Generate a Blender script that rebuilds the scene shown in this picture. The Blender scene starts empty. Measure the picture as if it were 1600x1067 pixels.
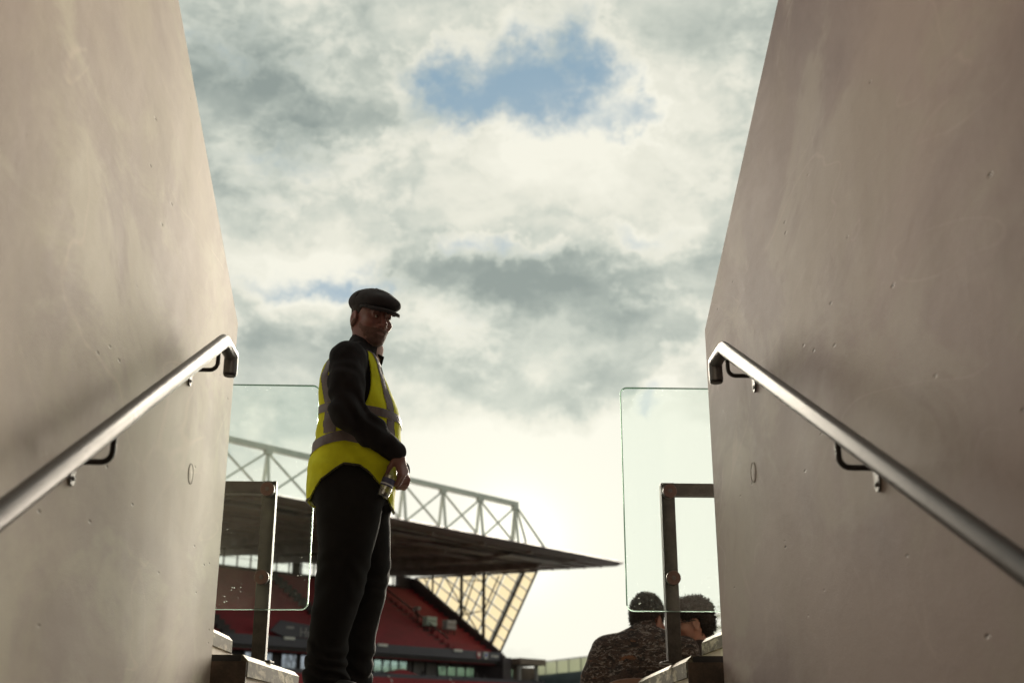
import bpy, bmesh, math, random
import numpy as np
from mathutils import Vector, Matrix

R = math.radians
random.seed(7)
SC = bpy.context.scene
COL = SC.collection

# ------------------------------------------------------------------ camera
cam_d = bpy.data.cameras.new("camera")
cam = bpy.data.objects.new("camera", cam_d)
COL.objects.link(cam)
cam.location = (0, 0, 1.6)
cam.rotation_euler = (R(90 + 18.65), 0, R(-2.4))
cam_d.sensor_width = 36.0
cam_d.lens = 1830.0 / 1600.0 * 36.0
cam_d.clip_start = 0.05
cam_d.clip_end = 6000
cam_d.dof.use_dof = True
cam_d.dof.focus_distance = 5.5
cam_d.dof.aperture_fstop = 2.6
SC.camera = cam

# ------------------------------------------------------------------ exposure
SC.view_settings.view_transform = 'Standard'
SC.view_settings.look = 'None'
SC.view_settings.gamma = 1.0
SC.view_settings.exposure = EXPOSURE = 1.16
SC.view_settings.use_curve_mapping = False

SUN_EL, SUN_AZ = 16.0, 4.2

# ------------------------------------------------------------------ sky
world = bpy.data.worlds.new("World")
SC.world = world
world.use_nodes = True


class NT:
    """small helper for building node trees"""
    def __init__(self, tree):
        self.t = tree
        tree.nodes.clear()

    def n(self, typ, ins=None, **kw):
        nd = self.t.nodes.new(typ)
        for k, v in kw.items():
            setattr(nd, k, v)
        for k, v in (ins or {}).items():
            s = nd.inputs[k]
            if isinstance(v, bpy.types.NodeSocket):
                self.t.links.new(v, s)
            else:
                s.default_value = v
        return nd

    def m(self, op, a, b=None, c=None, clamp=False):
        ins = {0: a}
        if b is not None:
            ins[1] = b
        if c is not None:
            ins[2] = c
        return self.n('ShaderNodeMath', ins, operation=op, use_clamp=clamp).outputs[0]

    def v(self, op, a, b=None):
        ins = {0: a}
        if b is not None:
            ins[1] = b
        nd = self.n('ShaderNodeVectorMath', ins, operation=op)
        return nd.outputs['Value'] if op in ('DOT_PRODUCT', 'LENGTH', 'DISTANCE') else nd.outputs[0]

    def mix(self, f, a, b, blend='MIX'):
        nd = self.n('ShaderNodeMix', None, data_type='RGBA', blend_type=blend)
        for s, val in ((nd.inputs[0], f), (nd.inputs[6], a), (nd.inputs[7], b)):
            if isinstance(val, bpy.types.NodeSocket):
                self.t.links.new(val, s)
            else:
                s.default_value = val if not isinstance(val, tuple) or len(val) == 4 else (*val, 1)
        return nd.outputs[2]

    def noise(self, vec, scale, detail=4, rough=0.5, dist=0.0, out=0):
        return self.n('ShaderNodeTexNoise', {'Vector': vec, 'Scale': scale, 'Detail': detail,
                                             'Roughness': rough, 'Distortion': dist}).outputs[out]

    def step(self, x, lo, hi, a=0.0, b=1.0):
        return self.n('ShaderNodeMapRange', {0: x, 1: lo, 2: hi, 3: a, 4: b},
                      interpolation_type='SMOOTHSTEP').outputs[0]

    def ramp(self, f, stops):
        nd = self.n('ShaderNodeValToRGB', {0: f})
        el = nd.color_ramp.elements
        while len(el) < len(stops):
            el.new(0.5)
        for e, (p, c) in zip(el, stops):
            e.position = p
            e.color = (*c, 1)
        return nd.outputs[0]


# direction, width, height, how open the cloud is there, how bright it is there
SKY_PATCHES = [
    (0.0278,0.8533,0.5207, 0.0546,0.0262, 1.10,0.00),
    (-0.0092,0.8678,0.4968, 0.0355,0.0208, 0.90,-0.20),
    (0.0813,0.8569,0.5091, 0.0251,0.0273, 0.75,0.00),
    (0.1351,0.8631,0.4867, 0.0273,0.0098, 1.20,0.00),
    (0.1821,0.8308,0.5260, 0.0219,0.0120, 0.35,0.00),
    (-0.1203,0.9246,0.3615, 0.0410,0.0082, 1.50,0.00),
    (0.0386,0.9220,0.3854, 0.0339,0.0082, 1.15,0.00),
    (0.1246,0.9034,0.4102, 0.0301,0.0093, 1.00,0.00),
    (0.1724,0.9489,0.2645, 0.0197,0.0093, 1.20,0.00),
    (-0.2071,0.8218,0.5308, 0.0383,0.0273, 0.30,-0.10),
    (-0.1739,0.8558,0.4872, 0.0601,0.0492, 0.00,-0.45),
    (-0.0915,0.8697,0.4851, 0.0437,0.0273, 0.00,-0.20),
    (0.0622,0.9625,0.2641, 0.0519,0.0208, 0.00,-0.60),
    (0.0282,0.9325,0.3601, 0.0710,0.0175, 0.00,-0.50),
    (-0.0199,0.9569,0.2899, 0.0383,0.0246, 0.00,-0.35),
    (-0.1330,0.9408,0.3117, 0.0601,0.0328, 0.00,-0.35),
    (0.1471,0.9191,0.3655, 0.0437,0.0219, 0.00,-0.30),
    (-0.0482,0.9252,0.3764, 0.0328,0.0273, 0.00,-0.10),
    (0.0725,0.8426,0.5336, 0.0328,0.0219, 0.00,-0.15),
    (0.1215,0.9479,0.2946, 0.0492,0.0219, 0.00,-0.25),
    (-0.1597,0.9079,0.3876, 0.0601,0.0191, 0.00,0.45),
    (0.0797,0.8752,0.4771, 0.0437,0.0131, -0.50,0.50),
    (0.1524,0.8476,0.5083, 0.0492,0.0219, -0.30,0.35),
    (-0.0178,0.8347,0.5504, 0.0546,0.0219, -0.30,0.30),
    (0.0520,0.9823,0.1799, 0.1803,0.0601, -0.80,0.90),
    (0.1478,0.9809,0.1268, 0.1639,0.0820, -0.80,0.90),
    (-0.0703,0.8955,0.4394, 0.0765,0.0219, 0.00,0.25),
    (0.0701,0.8968,0.4369, 0.0601,0.0219, -0.30,0.40),
    (0.1720,0.8917,0.4187, 0.0328,0.0328, 0.00,0.15),
    (-0.1491,0.9262,0.3462, 0.0273,0.0087, 0.00,0.40),
    (-0.2103,0.9215,0.3265, 0.0219,0.0164, 0.00,0.20),
    (-0.0152,0.9397,0.3417, 0.0437,0.0098, 0.00,0.20),
    (0.0166,0.9152,0.4027, 0.0328,0.0087, -0.20,0.25),
]


def build_sky():
    g = NT(world.node_tree)
    D = g.n('ShaderNodeTexCoord').outputs['Generated']
    sep = g.n('ShaderNodeSeparateXYZ', {0: D})
    # warp the direction a little so that the patches get ragged outlines
    w1 = g.noise(D, 7.0, 6, 0.6, out=1)
    w2 = g.noise(D, 26.0, 6, 0.62, out=1)
    w = g.v('ADD', g.v('MULTIPLY', g.v('SUBTRACT', w1, (.5, .5, .5)), (.16, .0, .085)),
            g.v('MULTIPLY', g.v('SUBTRACT', w2, (.5, .5, .5)), (.07, .0, .048)))
    Dw = g.v('ADD', D, w)
    gap, shade = None, None
    for (x, y, z, su, sv, ga, sh) in SKY_PATCHES:
        q = g.v('MULTIPLY', g.v('SUBTRACT', Dw, (x, y, z)), (1 / su / 1.2, 1 / .35, 1 / sv / 1.2))
        e = g.m('POWER', 2.71828, g.m('MULTIPLY', g.v('DOT_PRODUCT', q, q), -0.8))
        if ga:
            t = g.m('MULTIPLY', e, ga)
            gap = t if gap is None else g.m('ADD', gap, t)
        if sh:
            t = g.m('MULTIPLY', e, sh)
            shade = t if shade is None else g.m('ADD', shade, t)
    Ds = g.v('MULTIPLY', D, (1.0, 1.0, 1.7))
    big = g.noise(Ds, 3.4, 3, 0.5, 0.2)
    f1 = g.noise(g.v('ADD', Ds, g.v('MULTIPLY', w, (1.5, 1.5, 1.5))), 8.0, 10, 0.56, 0.25)
    f2 = g.noise(g.v('ADD', Ds, (3.1, 1.7, 0.3)), 8.0, 9, 0.54, 0.35)
    f3 = g.noise(g.v('ADD', Ds, (7.1, 4.7, 2.3)), 24.0, 8, 0.62, 0.3)
    # openings: hand placed patches where they are seen, plus a few anywhere
    openness = g.m('ADD', g.m('ADD', g.m('MULTIPLY', gap, 1.0), g.m('MULTIPLY', g.m('SUBTRACT', f1, .5), 2.6)),
                   g.m('MULTIPLY', g.m('SUBTRACT', big, .62), 1.2))
    openness = g.m('ADD', openness, g.m('MULTIPLY', g.m('SUBTRACT', f3, .5), 1.0))
    wisp = g.noise(g.v('ADD', Ds, (1.3, 8.2, 4.1)), 46.0, 6, 0.65, 0.6)
    openness = g.m('ADD', openness, g.m('MULTIPLY', g.m('SUBTRACT', wisp, .5), .55))
    blue_f = g.m('MULTIPLY', g.step(openness, 0.04, 1.45), .95)
    # brightness of the cloud
    b = g.m('ADD', g.m('MULTIPLY', shade, 1.25), g.m('MULTIPLY', g.m('SUBTRACT', f2, .5), 1.9))
    b = g.m('ADD', b, g.m('MULTIPLY', g.m('SUBTRACT', f1, .5), -0.7))
    b = g.m('ADD', b, g.m('MULTIPLY', g.m('SUBTRACT', f3, .5), 0.3))
    # puffy tops: ridged noise, brightest on the billows
    bil = g.m('ABSOLUTE', g.m('SUBTRACT', g.noise(g.v('ADD', Ds, g.v('MULTIPLY', w, (1.0, 1.0, 1.0))), 11.0, 6, 0.55), .5))
    b = g.m('ADD', b, g.m('MULTIPLY', g.m('SUBTRACT', bil, .09), 1.5))
    # cloud that thins out is lit through
    b = g.m('ADD', b, g.m('MULTIPLY', g.step(openness, -.25, .25), .42))
    b = g.m('ADD', b, g.m('MULTIPLY', g.m('SUBTRACT', big, .5), 0.6))
    bf = g.n('ShaderNodeMapRange', {0: b, 1: -.74, 2: .76, 3: 0.0, 4: 1.0}).outputs[0]
    cloud = g.ramp(bf, [(0.0, (.27, .315, .295)), (.25, (.385, .43, .39)), (.5, (.57, .60, .53)),
                        (.72, (.75, .745, .645)), (1.0, (.86, .845, .735))])
    # warm glow of the low sun in the cloud
    sd = (math.sin(R(2.5)) * math.cos(R(9)), math.cos(R(2.5)) * math.cos(R(9)), math.sin(R(9)))
    ca = g.m('MAXIMUM', g.v('DOT_PRODUCT', D, sd), 0.0)
    glow = g.m('ADD', g.m('MULTIPLY', g.m('POWER', ca, 60.0), 0.10), g.m('MULTIPLY', g.m('POWER', ca, 1400.0), 0.45))
    cloud = g.mix(1.0, cloud, g.n('ShaderNodeCombineColor', {0: glow, 1: glow, 2: g.m('MULTIPLY', glow, .8)}).outputs[0], 'ADD')
    sky = g.n('ShaderNodeTexSky', None, sky_type='NISHITA', sun_disc=False, sun_elevation=R(SUN_EL),
              sun_rotation=R(SUN_AZ), air_density=1.0, dust_density=1.0, ozone_density=1.5)
    bg_sky = g.n('ShaderNodeBackground', {0: sky.outputs[0], 1: 0.05})
    bg_blue = g.n('ShaderNodeBackground', {0: (.17, .315, .43, 1), 1: CLOUD_LIGHT})
    blue = g.n('ShaderNodeMixShader', {0: 0.85, 1: bg_sky.outputs[0], 2: bg_blue.outputs[0]})
    bg_cl = g.n('ShaderNodeBackground', {0: cloud, 1: CLOUD_LIGHT})
    mx = g.n('ShaderNodeMixShader', {0: blue_f, 1: bg_cl.outputs[0], 2: blue.outputs[0]})
    g.n('ShaderNodeOutputWorld', {0: mx.outputs[0]})


CLOUD_LIGHT = 0.48
build_sky()

# ------------------------------------------------------------------ sun, spread by thin cloud
sun_d = bpy.data.lights.new("sun", 'SUN')
sun_d.energy = 5.0
sun_d.angle = R(34)
sun_d.color = (1.0, .9, .74)
sun = bpy.data.objects.new("sun", sun_d)
COL.objects.link(sun)
sun.rotation_euler = Vector((-math.sin(R(SUN_AZ)) * math.cos(R(SUN_EL)), -math.cos(R(SUN_AZ)) * math.cos(R(SUN_EL)),
                             -math.sin(R(SUN_EL)))).to_track_quat('-Z', 'Y').to_euler()

# ------------------------------------------------------------------ materials


def new_mat(name):
    m = bpy.data.materials.new(name)
    m.use_nodes = True
    return m, NT(m.node_tree)


def finish(g, col, rough=.6, metal=0.0, bump=None, bstr=.3, bdist=.01, spec=.5, **extra):
    ins = {'Base Color': col if isinstance(col, bpy.types.NodeSocket) else (*col, 1), 'Roughness': rough, 'Metallic': metal,
           'Specular IOR Level': spec}
    ins.update(extra)
    if bump is not None:
        ins['Normal'] = g.n('ShaderNodeBump', {'Height': bump, 'Strength': bstr, 'Distance': bdist}).outputs[0]
    p = g.n('ShaderNodeBsdfPrincipled', ins)
    g.n('ShaderNodeOutputMaterial', {0: p.outputs[0]})
    return p


def plain(name, col, rough=.6, metal=0.0, var=.25, scale=6.0, bstr=.15, bdist=.004, spec=.5, stretch=(1, 1, 1)):
    """a surface of one colour with uneven wear and fine relief"""
    m, g = new_mat(name)
    P = g.v('MULTIPLY', g.n('ShaderNodeTexCoord').outputs['Object'], stretch)
    a = g.noise(P, scale, 7, .6)
    b = g.noise(P, scale * 11, 4, .6)
    f = g.m('ADD', g.m('MULTIPLY', a, .7), g.m('MULTIPLY', b, .3))
    lo = tuple(c * (1 - var) for c in col)
    hi = tuple(min(1, c * (1 + var)) for c in col)
    c = g.mix(g.step(f, .3, .7), lo, hi)
    rr = g.m('ADD', rough - .08, g.m('MULTIPLY', a, .16))
    finish(g, c, rr, metal, b, bstr, bdist, spec)
    return m


def concrete(name, base, seed=(0, 0, 0), dark=.0, rough_face=False):
    m, g = new_mat(name)
    O = g.n('ShaderNodeTexCoord').outputs['Object']
    # features run long along the wall, the way formwork and run-off leave them
    P = g.v('ADD', g.v('MULTIPLY', O, (1, .22, 1) if dark else (1, .34, 1)), seed)
    lo = (base[0] * .64, base[1] * .57, base[2] * .60)
    hi = tuple(c * 1.10 for c in base)
    pale = (base[0] * 1.12, base[1] * 1.20, base[2] * 1.13)
    big = g.noise(g.v('MULTIPLY', P, (1, 1, .7)), 1.3, 7, .6, .5)
    streak = g.noise(g.v('MULTIPLY', P, (2, 2, 1.5) if dark else (3, 3, .75)), 1.6, 7, .62, .3)
    fine = g.noise(g.v('MULTIPLY', P, (1, 1, .8 if dark else .5)), 26, 7, .65)
    grain = g.noise(P, 220, 3, .6)
    c = g.mix(g.step(big, .36, .64), lo, hi)
    patch = g.noise(g.v('ADD', g.v('MULTIPLY', P, (1, 1.2, .8)), (5, 2, 8)), 2.6, 6, .62, .8)
    c = g.mix(g.m('MULTIPLY', g.step(patch, .46, .62), .85), c, pale)
    c = g.mix(g.m('MULTIPLY', g.step(streak, .48, .72), .4), c, pale)
    c = g.mix(g.m('MULTIPLY', g.step(streak, .48, .25), .28), c, tuple(x * .62 for x in base))
    c = g.mix(g.m('MULTIPLY', g.step(fine, .5, .75), .2), c, tuple(x * .72 for x in base))
    # thin pale run marks and drifting scuffs
    run = g.noise(g.v('MULTIPLY', g.v('ADD', P, g.v('MULTIPLY', g.noise(P, 1.5, 2, .5, out=1), (.5, .5, .1))), (1, 1.3, .9) if dark else (1, 5, .35)), 1.0, 3, .5, 0)
    runl = g.step(g.m('ABSOLUTE', g.m('SUBTRACT', run, .5)), .012, .0)
    c = g.mix(g.m('MULTIPLY', g.m('MULTIPLY', runl, g.step(big, .45, .7)), .26), c, tuple(min(1, x * 1.4) for x in base))
    scr = g.noise(g.v('MULTIPLY', g.v('ADD', P, (9, 3, 5)), (1, 1.3, .9)), 1.4, 2, .4, 1.2)
    scl = g.step(g.m('ABSOLUTE', g.m('SUBTRACT', scr, .5)), .006, .0)
    c = g.mix(g.m('MULTIPLY', g.m('MULTIPLY', scl, g.step(patch, .42, .6)), .5), c, tuple(min(1, x * 1.35) for x in base))
    # blow holes, elongated, clustered
    Q = g.v('MULTIPLY', P, (1, 1.5, .8))
    vo = g.n('ShaderNodeTexVoronoi', {'Vector': g.v('ADD', Q, g.v('MULTIPLY', g.noise(Q, 30, 2, .5, out=1), (.03, .03, .03))), 'Scale': 7.5})
    sel = g.n('ShaderNodeSeparateColor', {0: vo.outputs['Color']})
    size = g.m('MINIMUM', g.m('MULTIPLY', g.m('POWER', g.m('MAXIMUM', g.m('SUBTRACT', sel.outputs[0], .55), 0), 2.0), .62), .06)
    hole = g.step(g.m('SUBTRACT', vo.outputs['Distance'], size), .045, .015)
    hole = g.m('MULTIPLY', hole, g.m('GREATER_THAN', sel.outputs[0], .63))
    vo2 = g.n('ShaderNodeTexVoronoi', {'Vector': P, 'Scale': 30.0})
    sel2 = g.n('ShaderNodeSeparateColor', {0: vo2.outputs['Color']})
    pin = g.m('MULTIPLY', g.step(vo2.outputs['Distance'], .17, .06), g.m('GREATER_THAN', sel2.outputs[1], .93))
    holes = g.m('MAXIMUM', hole, g.m('MULTIPLY', pin, .8))
    c = g.mix(g.m('MULTIPLY', holes, .92), c, tuple(x * .12 for x in base))
    if dark:
        st = g.noise(g.v('MULTIPLY', P, (1, 1, .8)), 22, 9, .72, .5)
        c = g.mix(g.m('MULTIPLY', g.step(st, .36, .52), dark), c, tuple(x * .16 for x in base))
    h = g.m('ADD', g.m('MULTIPLY', grain, .25), g.m('MULTIPLY', fine, .5))
    h = g.m('SUBTRACT', h, g.m('MULTIPLY', holes, 2.2))
    finish(g, c, g.m('ADD', .62, g.m('MULTIPLY', streak, .2)), 0, h, .35, .006, .04 if dark else .25)
    return m


M = {}
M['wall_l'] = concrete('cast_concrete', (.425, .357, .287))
M['wall_r'] = concrete('cast_concrete_shaded', (.315, .24, .22), (4.3, 9.1, 2.2))  # same concrete, the right wall's weaker light put into a darker colour
M['slab'] = concrete('weathered_concrete', (.40, .36, .27), (2, 2, 7), dark=.9)
M['riser'] = concrete('pale_riser_concrete', (.46, .41, .32), (6, 1, 3))
M['floor'] = concrete('floor_concrete', (.34, .315, .28), (1, 5, 5))
M['nosing'] = concrete('sunlit_nosing', (.56, .51, .41), (8, 2, 3))  # paler concrete, sunlight on the step edges put into its colour
M['plug'] = concrete('plug_mortar', (.43, .39, .32), (3, 3, 3))
M['plug_gap'] = plain('plug_joint', (.26, .225, .185), .9)


def steel(name, col, rough, streak=90.0, wear=.3):
    m, g = new_mat(name)
    O = g.n('ShaderNodeTexCoord').outputs['UV']
    P = g.n('ShaderNodeTexCoord').outputs['Object']
    br = g.noise(g.v('MULTIPLY', O, (1.2, streak, 1)), 6.0, 5, .6)
    sm = g.noise(P, 14, 6, .6)
    r = g.m('ADD', g.m('ADD', rough - .1, g.m('MULTIPLY', br, .16)), g.m('MULTIPLY', sm, .14))
    c = g.mix(g.m('MULTIPLY', sm, wear), col, tuple(x * .6 for x in col))
    finish(g, c, r, .36, br, .05, .001, .05, **{'Specular Tint': (.2, .2, .2, 1)})
    return m


M['stainless'] = steel('brushed_stainless', (.17, .162, .162), .25)
M['bracket'] = plain('dark_bracket_steel', (.05, .045, .045), .42, .7)
M['plate'] = plain('dull_plate_steel', (.10, .09, .085), .5, .6)
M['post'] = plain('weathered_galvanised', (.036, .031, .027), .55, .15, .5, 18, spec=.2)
M['bolt'] = plain('coppery_bolt', (.10, .065, .056), .5, .7, .2)
M['black_trim'] = plain('black_rubber', (.02, .02, .021), .75)


def glass_mats():
    # toughened pane: clear, faintly green, dusty, with dried spots
    m, g = new_mat('dusty_pane')
    P = g.n('ShaderNodeTexCoord').outputs['Object']
    d1 = g.noise(P, 3.0, 5, .6)
    low = g.step(g.n('ShaderNodeSeparateXYZ', {0: P}).outputs[2], .75, -.05)
    sp = g.n('ShaderNodeTexVoronoi', {'Vector': g.v('ADD', P, g.v('MULTIPLY', g.noise(P, 40, 3, .6, out=1), (.02, .02, .02))), 'Scale': 95.0})
    sc = g.n('ShaderNodeSeparateColor', {0: sp.outputs['Color']})
    clump = g.step(g.m('ADD', g.noise(P, 5.5, 4, .6), g.m('MULTIPLY', low, .16)), .58, .78)
    rad = g.m('MULTIPLY', g.m('POWER', sc.outputs[0], 3.0), .30)
    spot = g.m('MULTIPLY', g.step(g.m('SUBTRACT', rad, sp.outputs['Distance']), -.02, .06), clump)
    spot = g.m('MULTIPLY', spot, g.m('GREATER_THAN', sc.outputs[1], .45))
    dust = g.m('ADD', .0006, g.m('MULTIPLY', g.m('MULTIPLY', d1, d1), .004))
    dust = g.m('ADD', dust, g.m('MULTIPLY', g.m('MULTIPLY', g.step(g.noise(P, 70, 4, .7), .45, .7), low), .016))
    k = g.m('MINIMUM', g.m('ADD', dust, g.m('MULTIPLY', spot, .8)), .9)
    tr = g.n('ShaderNodeBsdfTransparent', {0: (.962, .992, .98, 1)})
    gl = g.n('ShaderNodeBsdfGlossy', {0: (1, 1, 1, 1), 1: .02})
    fr = g.n('ShaderNodeFresnel', {0: 1.45})
    body = g.n('ShaderNodeMixShader', {0: g.m('MULTIPLY', fr.outputs[0], .45), 1: tr.outputs[0], 2: gl.outputs[0]})
    tl = g.n('ShaderNodeBsdfTranslucent', {0: (.72, .76, .70, 1)})
    df = g.n('ShaderNodeBsdfDiffuse', {0: (.6, .62, .58, 1)})
    dirt = g.n('ShaderNodeMixShader', {0: .35, 1: tl.outputs[0], 2: df.outputs[0]})
    mx = g.n('ShaderNodeMixShader', {0: k, 1: body.outputs[0], 2: dirt.outputs[0]})
    g.n('ShaderNodeOutputMaterial', {0: mx.outputs[0]})
    e, g = new_mat('shaded_glass_edge')  # pane rim darkened to stand for light refracted away
    gg = g.n('ShaderNodeBsdfGlass', {0: (.07, .095, .08, 1), 1: .12, 2: 1.5})
    g.n('ShaderNodeOutputMaterial', {0: gg.outputs[0]})
    t, g = new_mat('lit_glass_edge')  # bright copy of the rim, light carried through the glass put into colour
    tl = g.n('ShaderNodeBsdfTranslucent', {0: (.36, .41, .38, 1)})
    gg = g.n('ShaderNodeBsdfGlass', {0: (.8, .9, .85, 1), 1: .2, 2: 1.5})
    g.n('ShaderNodeOutputMaterial', {0: g.n('ShaderNodeMixShader', {0: .35, 1: tl.outputs[0], 2: gg.outputs[0]}).outputs[0]})
    return m, e, t


M['pane'], M['pane_edge'], M['pane_foot'] = glass_mats()

# ------------------------------------------------------------------ object helpers


def tag(o, label=None, cat=None, group=None, kind=None):
    if label:
        o['label'] = label
    if cat:
        o['category'] = cat
    if group:
        o['group'] = group
    if kind:
        o['kind'] = kind
    return o


def empty(name, loc=(0, 0, 0), rz=0.0):
    o = bpy.data.objects.new(name, None)
    COL.objects.link(o)
    o.location = loc
    o.rotation_euler = (0, 0, rz)
    o.empty_display_size = .1
    return o


class MB:
    """collects shapes and links them as one mesh object"""
    def __init__(self):
        self.v, self.f, self.uv = [], [], []
        self.mi, self.cur = [], 0

    def add(self, vs, fs, uv=None):
        b = len(self.v)
        self.v += [tuple(p) for p in vs]
        for i, f in enumerate(fs):
            self.f.append([b + k for k in f])
            self.mi.append(self.cur)
            self.uv.append(uv[i] if uv else [(0, 0)] * len(f))
        return self

    def box(self, lo, hi, T=None):
        (a, b, c), (d, e, f) = lo, hi
        vs = [Vector(p) for p in ((a, b, c), (d, b, c), (d, e, c), (a, e, c), (a, b, f), (d, b, f), (d, e, f), (a, e, f))]
        if T:
            vs = [T @ p for p in vs]
        return self.add(vs, [(3, 2, 1, 0), (4, 5, 6, 7), (0, 1, 5, 4), (1, 2, 6, 5), (2, 3, 7, 6), (3, 0, 4, 7)])

    def prism(self, poly, a, b, axis='x'):
        """polygon swept along an axis; poly holds the other two coordinates"""
        def pt(p, t):
            return {'x': (t, p[0], p[1]), 'y': (p[0], t, p[1]), 'z': (p[0], p[1], t)}[axis]
        n = len(poly)
        vs = [pt(p, a) for p in poly] + [pt(p, b) for p in poly]
        fs = [list(range(n))[::-1], [n + i for i in range(n)]]
        fs += [(i, (i + 1) % n, n + (i + 1) % n, n + i) for i in range(n)]
        return self.add(vs, fs)

    def bar(self, p, q, w, h=None, up=(0, 0, 1)):
        p, q = Vector(p), Vector(q)
        h = h or w
        t = (q - p).normalized()
        u = Vector(up)
        if abs(t.dot(u)) > .98:
            u = Vector((1, 0, 0))
        s = t.cross(u).normalized()
        u = s.cross(t).normalized()
        vs = []
        for c in (p, q):
            for i, j in ((-1, -1), (1, -1), (1, 1), (-1, 1)):
                vs.append(c + s * (i * w / 2) + u * (j * h / 2))
        return self.add(vs, [(3, 2, 1, 0), (4, 5, 6, 7), (0, 1, 5, 4), (1, 2, 6, 5), (2, 3, 7, 6), (3, 0, 4, 7)])

    def tube(self, pts, r, n=12, cap=True):
        pts = [Vector(p) for p in pts]
        rs = r if isinstance(r, (list, tuple)) else [r] * len(pts)
        T = []
        for i in range(len(pts)):
            a = (pts[i] - pts[i - 1]).normalized() if i else None
            b = (pts[i + 1] - pts[i]).normalized() if i < len(pts) - 1 else None
            T.append((a, b))
        ref = Vector((0, 0, 1))
        t0 = T[0][1]
        if abs(t0.dot(ref)) > .95:
            ref = Vector((1, 0, 0))
        s = t0.cross(ref).normalized()
        vs, L, acc = [], [], 0.0
        for i, p in enumerate(pts):
            a, b = T[i]
            t = (a + b).normalized() if a and b else (a or b)
            k = 1.0
            if a and b:
                k = 1.0 / max(.4, t.dot(a))
            s = (s - t * s.dot(t)).normalized()
            u = t.cross(s).normalized()
            # mitre: stretch in the plane of the bend
            bend = None
            if a and b and (b - a).length > 1e-4:
                bend = (b - a).normalized()
                bend = (bend - t * bend.dot(t)).normalized()
            if i:
                acc += (p - pts[i - 1]).length
            L.append(acc)
            for j in range(n):
                an = 2 * math.pi * j / n
                o = s * math.cos(an) + u * math.sin(an)
                if bend is not None:
                    o = o + bend * o.dot(bend) * (k - 1)
                vs.append(p + o * rs[i])
        fs, uv = [], []
        for i in range(len(pts) - 1):
            for j in range(n):
                k = (j + 1) % n
                fs.append((i * n + j, i * n + k, (i + 1) * n + k, (i + 1) * n + j))
                uv.append([(L[i], j / n), (L[i], (j + 1) / n), (L[i + 1], (j + 1) / n), (L[i + 1], j / n)])
        if cap:
            fs.append(tuple(range(n))[::-1])
            fs.append(tuple((len(pts) - 1) * n + j for j in range(n)))
            uv += [[(0, 0)] * n] * 2
        return self.add(vs, fs, uv)

    def lathe(self, prof, n=20, T=None, cap=True):
        vs = []
        for r, z in prof:
            for j in range(n):
                a = 2 * math.pi * j / n
                p = Vector((r * math.cos(a), r * math.sin(a), z))
                vs.append(T @ p if T else p)
        fs = [(i * n + j, i * n + (j + 1) % n, (i + 1) * n + (j + 1) % n, (i + 1) * n + j)
              for i in range(len(prof) - 1) for j in range(n)]
        if cap:
            fs.append(tuple(range(n))[::-1])
            fs.append(tuple((len(prof) - 1) * n + j for j in range(n)))
        return self.add(vs, fs)

    def build(self, name, mat, parent=None, smooth=False, bevel=0.0, segs=2):
        me = bpy.data.meshes.new(name)
        me.from_pydata([tuple(p) for p in self.v], [], self.f)
        for m in (mat if isinstance(mat, (list, tuple)) else [mat]):
            me.materials.append(m)
        ul = me.uv_layers.new(name='UVMap')
        flat = [c for poly in self.uv for p in poly for c in p]
        ul.data.foreach_set('uv', flat)
        me.polygons.foreach_set('material_index', self.mi)
        bm = bmesh.new()
        bm.from_mesh(me)
        if bevel:
            ed = [e for e in bm.edges if len(e.link_faces) == 2 and e.calc_face_angle(0) > .5]
            bmesh.ops.bevel(bm, geom=ed, offset=bevel, segments=segs, profile=.6, affect='EDGES', clamp_overlap=True)
        bmesh.ops.recalc_face_normals(bm, faces=bm.faces)
        bm.to_mesh(me)
        bm.free()
        if smooth:
            me.polygons.foreach_set('use_smooth', [True] * len(me.polygons))
            if smooth is not True:
                me.set_sharp_from_angle(angle=R(smooth))
        o = bpy.data.objects.new(name, me)
        COL.objects.link(o)
        if parent:
            o.parent = parent
        return o


def structure(o):
    o['kind'] = 'structure'
    return o


def text_mesh(name, s, size, mat, parent, T, depth=.02):
    cu = bpy.data.curves.new(name, 'FONT')
    cu.body = s
    cu.size = size
    cu.extrude = depth
    cu.align_x = 'CENTER'
    cu.align_y = 'CENTER'
    t = bpy.data.objects.new(name, cu)
    me = bpy.data.meshes.new_from_object(t)
    bpy.data.objects.remove(t)
    me.transform(T)
    me.materials.clear()
    me.materials.append(mat)
    me.name = name
    o = bpy.data.objects.new(name, me)
    COL.objects.link(o)
    if parent:
        o.parent = parent
    return o


def copy_tree(o, parent=None):
    c = o.copy()
    COL.objects.link(c)
    if parent:
        c.parent = parent
    for ch in list(o.children):
        copy_tree(ch, c)
    return c

# ------------------------------------------------------------------ ground, stairs, terrace (the setting)
M['grass'] = plain('pitch_grass', (.06, .11, .03), .9, 0, .3, .4)
M['asphalt'] = plain('asphalt', (.06, .06, .058), .9, 0, .25, 3)
g_ = MB().box((-1500, -1500, -3.3), (1500, 1500, -3.0)).build('ground', M['asphalt'])
structure(g_)
pt = empty('pitch', (-40, 62, -3.0), R(44.8))
structure(pt)
lawn = MB().box((-62, -44, .0), (62, 40, .03)).build('lawn', M['grass'], pt)
lines = MB()
for (a, b) in (((-52, -30), (52, -29.9)), ((-52, 29.9), (52, 30)), ((-52, -30), (-51.9, 30)), ((51.9, -30), (52, 30)), ((-.05, -30), (.05, 30))):
    lines.box((a[0], a[1], .031), (b[0], b[1], .036))
lines.build('line_marking', plain('white_line', (.75, .75, .72), .8), pt)

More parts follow.
